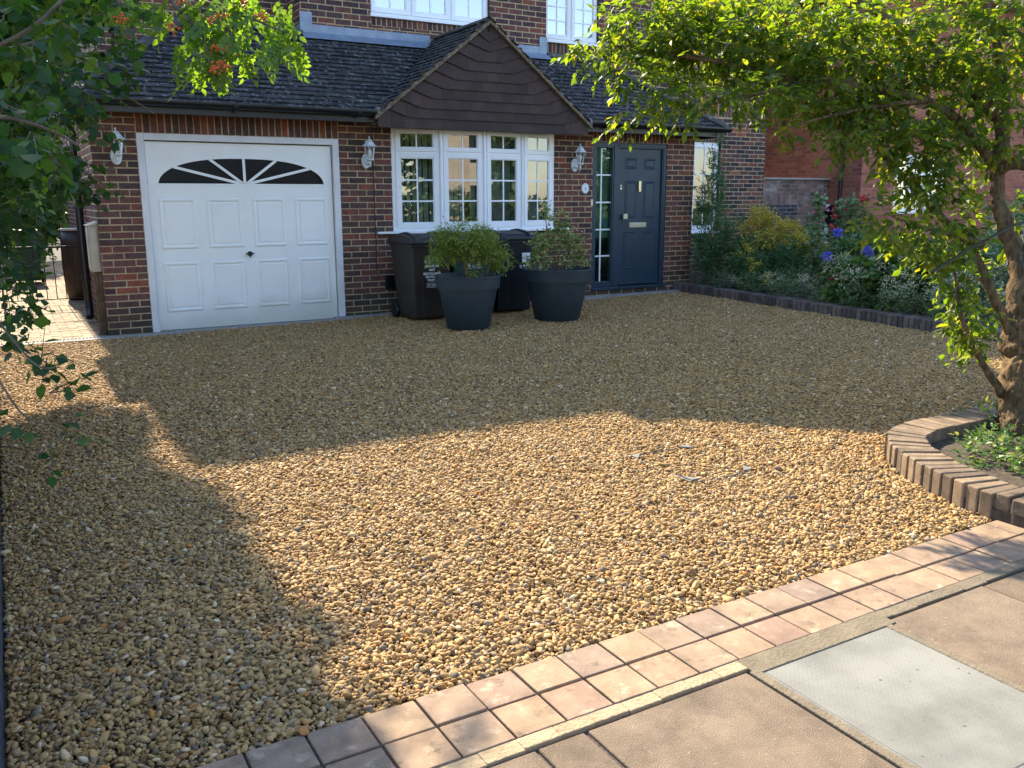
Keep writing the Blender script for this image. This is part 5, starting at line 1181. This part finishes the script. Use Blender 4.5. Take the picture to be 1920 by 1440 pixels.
P, D, Nn, S, TW = sprigs(gp, 12, .11, .030, droop=-.1, sparse=3.0); leafmesh('blossom', P, D, Nn, S, 'golden', g, 'leaf')
def petals(name, parent, m, C, r, n, size, flat=.5):
    P, D, Nn, S = [], [], [], []
    for c in C:
        for _ in range(n):
            v = NR.normal(0, 1, 3); v /= np.linalg.norm(v); v[2] *= flat; P.append(np.array(c)+v*r*NR.uniform(.2, 1)); D.append(v+NR.normal(0, .3, 3)); Nn.append(NR.normal(0, 1, 3)); S.append(size*NR.uniform(.7, 1.2))
    return leafmesh(name, P, D, Nn, S, m, parent, 'broad')
def hollyhock(x, y, zt, label, m, fl):
    t = thing('hollyhock', label, 'hollyhock', (x, y, .1), 'hollyhocks in the border')
    limbs([[(x, y, .1, .012), (x+.02, y, .7, .010), (x+.05, y, zt, .005)]], 'stem', 'stem', t, 6, .1)
    cl = [(x+.02+.03*(z/zt), y, z, .05+.05*(1-z/zt), .06, 16) for z in np.arange(.35, zt, .10)]
    P, D, Nn, S, TW = sprigs(cl, 4, .05, .055, droop=.2, sparse=2.0, dmax=.1); leafmesh('foliage', P, D, Nn, S, 'leafgrey', t, 'broad')
    for c in fl: petals('flower', t, m, [c], .035, 12, .045, .8)
hollyhock(8.72, -2.0, 1.48, 'hollyhock spike with pale pink flowers beside the goldenrod', 'pinkf', [(8.85, -2.03, 1.31), (8.8, -2.04, 1.14), (8.74, -1.99, 1.28)])
hollyhock(9.40, -1.78, 1.42, 'hollyhock with dark red flowers right of the neighbouring downpipe foot', 'redf', [(9.38, -1.75, 1.3), (9.11, -2.01, 1.07), (9.2, -1.95, 1.2)])
hollyhock(9.58, -1.85, 1.52, 'tallest hollyhock with one dark red flower half way up', 'redf', [(9.54, -1.85, 1.29)])
t = plant('rose_bush', 'rose bush with a single red rose at its top under the neighbouring wall light', 'rose bush', [(9.5, -2.2, .8, .25, .45, 300), (9.55, -2.1, 1.3, .16, .15, 90)], 7, .12, .05, 'leafbed', 'leaf', droop=0)
petals('flower', t, 'redf', [(9.52, -2.15, 1.43), (9.49, -2.15, 1.45)], .045, 20, .045, .8)
def agapanthus(x, y, z, label):
    t = thing('agapanthus', label, 'agapanthus', (x, y, .1), 'agapanthus in the border')
    limbs([[(x+.1, y+.05, .15, .006), (x+.05, y+.02, z*.6, .005), (x, y, z-.04, .004)]], 'stem', 'stem', t, 6, .1)
    petals('flower', t, 'bluef', [(x, y, z)], .066, 90, .030, .85)
agapanthus(8.56, -2.52, 1.02, 'violet-blue agapanthus globe nearest the red flowers')
agapanthus(8.36, -3.17, .82, 'largest violet-blue agapanthus globe, right of the other two')
agapanthus(8.24, -2.65, .72, 'lowest violet-blue agapanthus globe, below the pink hollyhock')
plant('border_shrub', 'dark leafy shrub behind the agapanthus in the middle of the border', 'shrub', [(9.1, -2.6, .6, .42, .42, 800), (9.4, -3.2, .6, .45, .42, 700), (8.8, -2.3, .5, .25, .35, 350)], 8, .13, .07, 'leafbed', 'leaf', droop=.1, group='shrubs in the border')
plant('border_shrub', 'broad-leaved green shrub at the front of the border beside the kerb', 'shrub', [(8.35, -3.0, .42, .3, .24, 420), (8.45, -3.5, .5, .35, .28, 480), (8.7, -3.9, .55, .35, .32, 450)], 7, .13, .10, 'weed', 'broad', droop=.2, group='shrubs in the border')
plant('border_shrub', 'green shrub behind the stems of the garden tree', 'shrub', [(9.6, -4.2, .6, .6, .5, 900), (10.2, -5.2, .7, .7, .6, 800), (9.2, -5.2, .5, .5, .4, 600), (11, -3.5, .8, .7, .7, 600)], 8, .13, .075, 'leafgrey', 'leaf', droop=.1, group='shrubs in the border')
plant('border_shrub', 'dark shrub at the foot of the low garden wall', 'shrub', [(10.3, -.3, .5, .6, .4, 700), (11.3, .3, .6, .5, .5, 600), (10.8, -1.2, .6, .5, .45, 600), (9.7, -.6, .45, .4, .35, 400)], 8, .13, .06, 'leafbed', 'leaf', droop=.1, group='shrubs in the border')
# low front planting that nobody could count
gc = [(8.15, -.9, .28, .18, .12, 200), (8.15, -1.5, .27, .2, .12, 260), (8.1, -2.1, .27, .2, .13, 300), (8.1, -2.7, .27, .2, .13, 320), (8.05, -3.3, .28, .22, .14, 340), (8.05, -3.9, .28, .25, .15, 360), (8.0, -4.5, .30, .28, .17, 400), (8.1, -5.1, .3, .3, .2, 360), (8.4, -4.4, .5, .3, .18, 360), (8.0, -5.7, .3, .3, .2, 300), (8.6, -1.9, .35, .3, .15, 260)]
P, D, Nn, S, TW = sprigs(gc, 9, .11, .034, droop=-.3, sparse=1.9, dmax=.4); P[:, 0] = np.maximum(P[:, 0], 7.98+.045*np.minimum(0, P[:, 1])+.06)
o = leafmesh('undergrowth', P, D, Nn, S, 'leafgrey', None, 'slim'); o['kind'] = 'stuff'
fc = [(8.15, -2.9, .62, .22, .14, 120), (8.2, -3.7, .62, .25, .16, 130), (8.3, -4.9, .66, .3, .16, 120), (8.12, -1.9, .40, .2, .06, 60), (8.1, -2.5, .42, .2, .08, 100), (8.05, -3.2, .52, .22, .12, 150), (8.0, -3.9, .45, .25, .16, 200), (8.0, -4.5, .50, .28, .18, 260), (8.2, -4.4, .6, .3, .1, 120), (8.1, -1.2, .30, .15, .05, 40), (8.1, -5.2, .45, .3, .15, 120)]
P, D, Nn, S, TW = sprigs(fc, 5, .06, .017, droop=-.3, sparse=1.5, dmax=.35); P[:, 0] = np.maximum(P[:, 0], 7.98+.045*np.minimum(0, P[:, 1])+.02)
o = leafmesh('tiny_flowers', P, D, Nn, S, 'cream', None, 'broad'); o['kind'] = 'stuff'
t = thing('poppy', 'small red flower low among the white ones near the kerb', 'flower', (8.1, -2.81, .2)); petals('flower', t, 'redf', [(8.08, -2.9, .46)], .03, 14, .035); limbs([[(8.1, -2.9, .15, .004), (8.08, -2.9, .45, .003)]], 'stem', 'stem', t, 5)

# ------------------------------------------------------------------ between the houses and next door
mb = MB(); brickwall(mb, (11.5, 1.75, 0), (1, 0, 0), (0, -1, 0), 1.83, 1.80, z0=0, soldiers=[(0, .98, 1.33, 1.53)], joint=.0125)
mb.box(11.5, 13.33, 1.76, 1.95, 0, 1.79, 1); gw = mb.build('garden_wall', ['brick_low', 'mortar_dk']); tag(gw, 'stained low brick wall closing the gap between the two houses', 'wall')
mb = MB(); mb.box(11.5, 13.34, 1.70, 1.99, 1.801, 1.835); mb.build('coping', 'concrete', gw, bevel=.004)
mb = MB(); brickwall(mb, (11.5, 1.71, 0), (1, 0, 0), (0, -1, 0), .96, 1.33, z0=0, joint=.0125, phase=1); mb.build('pier', ['brick_blue', 'mortar_dk'], gw)
nb = thing('neighbouring_house', 'plain red brick house next door with white bay window', 'house', (15, 4, 0))
NX, NY = 13.36, 1.0
mb = MB(); brickwall(mb, (NX, 9.0, 0), (0, -1, 0), (-1, 0, 0), 8.0, 5.4, z0=0, joint=.008); mb.build('wall', ['brick_nb', 'mortar_nb'], nb)
mb = MB(); brickwall(mb, (NX, NY, 0), (1, 0, 0), (0, -1, 0), 8.0, 5.4, z0=0, holes=[(.98, 2.5, 1.15, 2.28)], joint=.008, phase=1); mb.build('wall', ['brick_nb', 'mortar_nb'], nb)
mb = MB(); mb.box(NX+.03, NX+8, NY+.9, 9, 0, 5.35); mb.build('wall', 'render', nb)
mb = MB()
mb.add([(NX-.3, NY-.35, 5.2), (NX+8.3, NY-.35, 5.2), (NX+8.3, 5, 8.2), (NX-.3, 5, 8.2), (NX-.3, 9.3, 5.2), (NX+8.3, 9.3, 5.2)], [(0, 1, 2, 3), (3, 2, 5, 4), (0, 3, 4), (0, 4, 5, 1)])
yb = math.atan(3/5.35); tiles(mb, (NX-.3, NY-.35, 5.2), (1, 0, 0), (0, math.cos(yb), math.sin(yb)), (0, -math.sin(yb), math.cos(yb)), 5, 3, lambda c: c.x > NX-.3, gauge=.2, width=.3)
mb.build('roof', 'roofpink', nb)
fr, gb_, pn = MB(), MB(), MB(); P = lambda u, d, z: Vector((NX+.98+u, NY+.05-d, z))
for a, b, c, d in ((0, 1.52, 1.15, 1.2), (0, 1.52, 2.23, 2.28), (0, 1.52, 1.86, 1.9), (0, .045, 1.2, 2.23), (.48, .53, 1.2, 2.23), (.98, 1.03, 1.2, 2.23), (1.475, 1.52, 1.2, 2.23)): fr.box(NX+.98+a, NX+.98+b, NY+.0, NY+.08, c, d)
for k in range(3):
    casement(fr, gb_, pn, P, .03+k*.495, .5+k*.495, 1.18, 1.87, 1, 1, fw=.045); casement(fr, gb_, pn, P, .03+k*.495, .5+k*.495, 1.89, 2.25, 1, 0, fw=.04)
wn_ = bpy.data.objects.new('window', None); COL.objects.link(wn_); wn_.location = (NX+1.7, NY, 1.15); par(wn_, nb)
fr.build('frame', 'white', wn_); gb_.build('glazing_bars', 'white', wn_); pn.build('pane', 'glass_up', wn_)
mb = MB(); room(mb, NX+.9, NX+2.6, NY+.12, NY+.8, 1.1, 2.35); mb.build('room_lining', 'room', nb)
mb = MB(); mb.box(NX+1.0, NX+2.5, NY+.25, NY+.26, 1.2, 2.25); mb.build('curtain', 'curtain', wn_)
mb = MB(); mb.tube([(NX-.05, 1.43, 5.1), (NX-.05, 1.43, 1.4), (NX-.05, 1.45, .3), (NX-.05, 1.40, .12)], .036, 12)
for z in (1.3, 2.2, 3.6): mb.tube([(NX-.05, 1.43, z), (NX-.05, 1.43, z+.05)], .044, 12); mb.box(NX-.03, NX, 1.38, 1.48, z, z+.03)
mb.build('downpipe', 'pipe', nb, smooth=False)
t = thing('wall_light', 'small blue-grey downlight on the front wall of the house next door', 'wall light', (NX+.58, NY-.05, 2.1))
mb = MB(); mb.lathe([(0, .09), (.035, .085), (.05, .0), (.055, -.10), (.05, -.105), (0, -.105)], (NX+.58, NY-.09, 2.1), 14); mb.build('shade', 'lead', t, smooth=True); mb = MB(); mb.box(NX+.56, NX+.60, NY-.05, NY, 2.09, 2.15); mb.build('bracket', 'lead', t)
t = thing('hose_reel', 'black hose reel hanging beside a white post under the neighbouring wall', 'hose reel', (NX-.1, 1.55, 1.1))
mb = MB(); mb.lathe([(.05, -.05), (.16, -.05), (.17, -.03), (.10, -.02), (.10, .02), (.17, .03), (.16, .05), (.05, .05)], (0, 0, 0), 20); mb.v = [(NX-.11+c_, 1.52+a_, 1.12+b_*1.2) for a_, b_, c_ in mb.v]; mb.build('reel', 'black', t)
mb = MB(); mb.box(NX-.09, NX-.03, 1.66, 1.72, 0, 1.33); po = mb.build('post', 'white_paint', bevel=.004); tag(po, 'slim white post at the right end of the stained garden wall', 'post')

# ------------------------------------------------------------------ side passage
g = thing('iron_gate', 'black iron gate with plain bars across the side passage', 'gate', (-.25, 3.5, 0))
mb = MB(); gx0, gx1, gy = -.98, .24, 3.5
x = gx0+.06
while x < gx1-.02: mb.tube([(x, gy, .09), (x, gy, .80 if int((x-gx0)/.125) % 3 else 1.6)], .006, 6); x += .122
mb.build('bar', 'iron', g)
mb = MB(); mb.box(gx0, gx1, gy-.008, gy+.008, .08, .095); mb.box(gx0, gx1, gy-.012, gy+.012, .80, .83); mb.box(gx0, gx0+.025, gy-.012, gy+.012, .05, 1.6); mb.box(gx1-.03, gx1, gy-.012, gy+.012, .05, 1.6); mb.box(gx0, gx1, gy-.012, gy+.012, 1.58, 1.61)
mb.build('gate_frame', 'iron', g)
mb = MB(); mb.tube([(-.065, 1.47, 2.4), (-.065, 1.47, .25), (-.065, 1.42, .13), (-.075, 1.34, .06)], .045, 12); 
for z in (.5, 1.35, 2.2): mb.tube([(-.065, 1.47, z), (-.065, 1.47, z+.05)], .054, 12)
mb.build('downpipe', 'pipe', house)
mb = MB(); mb.box(-.10, -.004, .06, .36, .70, 1.20); mb.box(-.108, -.101, .09, .33, .73, 1.17); mb.prism([(-.115, 1.195), (-.004, 1.235), (-.004, 1.2), (-.115, 1.185)], .04, .38, 0, 'y'); mb.box(-.085, -.02, .052, .0595, .74, 1.16); mbx = mb.build('meter_box', 'beige', house, bevel=.005)
mb = MB(); mb.box(-.085, -.045, .12, .18, -.02, .70); mb.box(-.038, -.004, .12, .2, -.02, .70); mb.build('duct', 'bark_dk', house, bevel=.004)
t = thing('water_butt', 'dark brown barrel with a pale flat lid behind the iron gate', 'barrel', (.06, 4.15, 0))
mb = MB(); mb.lathe([(0, 0), (.19, 0), (.215, .15), (.235, .5), (.225, .85), (.205, 1.02), (0, 1.02)], (.06, 4.15, .0), 24); mb.build('body', 'barrel', t, smooth=True)
mb = MB(); mb.lathe([(0, 1.05), (.22, 1.05), (.23, 1.03), (.22, 1.02), (0, 1.02)], (.06, 4.15, 0), 24); mb.build('lid', 'beige', t)
bt = thing('garden_tree', 'sunlit tree standing behind the houses at the end of the side passage', 'tree', (-2.6, 17, 0))
P, D, Nn, S, TW = sprigs([(-2.6, 17, 3.5, 2.6, 2.4, 2600), (-1.6, 18, 5.8, 2.2, 1.8, 1600), (-3.6, 12, 3.0, 1.3, 1.8, 1400), (-.9, 14.5, 2.6, 1.6, 1.5, 2400), (-1.8, 13.5, 1.2, 1.0, 1.2, 1400), (.1, 15.5, 2.6, 1.3, 1.5, 2600), (-.6, 14, 1.3, 1.2, 1.0, 1600)], 8, .4, .20, sparse=1.3, dmax=2); leafmesh('crown', P, D, Nn, S, 'leafbed', bt, 'leaf')
limbs([[(-2.6, 17, 0, .2), (-2.5, 17, 2, .16), (-2.4, 17.2, 4, .08)]], 'trunk', 'bark_dk', bt)
t = thing('wheelie_bin', 'green wheeled bin standing in the sun at the far end of the passage', 'wheelie bin', (-.55, 7.6, 0))
mb = MB(); mb.add([(-.76, 7.25, .06), (-.36, 7.25, .06), (-.36, 7.75, .06), (-.76, 7.75, .06), (-.82, 7.2, .88), (-.32, 7.2, .88), (-.32, 7.8, .88), (-.82, 7.8, .88)], [(0, 3, 2, 1), (4, 5, 6, 7), (0, 1, 5, 4), (1, 2, 6, 5), (2, 3, 7, 6), (3, 0, 4, 7)]); mb.build('body', 'bin_green', t, bevel=.03)
mb = MB(); mb.box(-.84, -.30, 7.17, 7.83, .88, .95); mb.build('lid', 'bin_green', t, bevel=.02)
mb = MB(); mb.lathe([(0, -.03), (.1, -.03), (.12, 0), (.1, .03), (0, .03)], (0, 0, 0), 16); mb.v = [(-.33+c_, 7.3+a_, .12+b_) for a_, b_, c_ in mb.v]; mb.build('wheel', 'black', t)
for (x, y, z, rx, rz, n, lb) in ((-.2, 13.5, .9, .9, .9, 1100, 'sunlit green shrub closing the far end of the side passage'), (-1.3, 9.0, 1.2, .35, 1.0, 600, 'leafy shrub against the left side of the passage beyond the bin')):
    plant('passage_shrub', lb, 'shrub', [(x, y, z, rx, rz, n), (x-.8, y+.3, z+.9, rx, rz, n)], 8, .15, .09, 'leafhoney', 'leaf', droop=.1, group='shrubs in the side passage', dmax=.8)
mb = MB(); mb.box(-1.75, -1.68, -.0, 13, 0, 1.75)
for y in np.arange(0, 13, 1.83): mb.box(-1.68, -1.60, y, y+.08, 0, 1.8)
f_ = mb.build('passage_fence', 'bark'); tag(f_, 'close-boarded wooden fence on the left of the side passage', 'fence')

# ------------------------------------------------------------------ across the street (seen only mirrored in the panes)
t = thing('opposite_house', 'rendered house with an orange tiled roof mirrored in the window panes', 'house', (14, -30, 0))
mb = MB(); mb.box(8, 21, -34, -27, -.05, 4.6); mb.build('wall', 'render', t)
mb = MB(); mb.add([(7.6, -26.6, 4.5), (21.4, -26.6, 4.5), (21.4, -30.5, 8), (7.6, -30.5, 8), (7.6, -34.4, 4.5), (21.4, -34.4, 4.5)], [(0, 1, 2, 3), (3, 2, 5, 4), (0, 3, 4), (1, 5, 2), (0, 4, 5, 1)]); mb.build('roof', 'rendroof', t)
for a in (9, 13, 17.5):
    for z in (.9, 3.0): mb = MB(); mb.box(a, a+2, -26.99, -26.95, z, z+1.2); mb.build('window', 'dkglass', t)
for x, y, sc, lb in ((-6, -21, 1.0, 'dark tree across the road mirrored in the left pane of the bow window'), (4.0, -23, 1.0, 'dark tree across the road mirrored in the middle of the bow window'), (25, -24, 1.2, 'dark tree across the road mirrored in the right panes of the bow window')):
    t = thing('street_tree', lb, 'tree', (x, y, 0), 'trees across the road')
    P, D, Nn, S, TW = sprigs([(x, y, 3.0*sc, 2.6*sc, 2.8*sc, 2600), (x+1, y-1, 5.4*sc, 2.4*sc, 2.2*sc, 1800)], 8, .5, .34, sparse=1.2, dmax=2.5); leafmesh('crown', P, D, Nn, S, 'leafbed', t, 'leaf'); limbs([[(x, y, -.05, .25), (x-.1, y, 2, .2), (x, y, 4, .1)]], 'trunk', 'bark_dk', t)
hd = thing('front_hedge', 'long clipped hedge along the far side of the road', 'hedge', (8, -25, 0))
P, D, Nn, S, TW = sprigs([(x, -25, .9, 1.3, .9, 500) for x in range(-14, 34, 2)], 8, .3, .2, sparse=1.2, dmax=.8); leafmesh('foliage', P, D, Nn, S, 'leafbed', hd, 'leaf')
mb = MB(); mb.add([(-60, -60, -.045), (80, -60, -.045), (80, -24, -.045), (-60, -24, -.045)], [(0, 1, 2, 3)]); mb.build('lawn', 'grass', kind='structure')
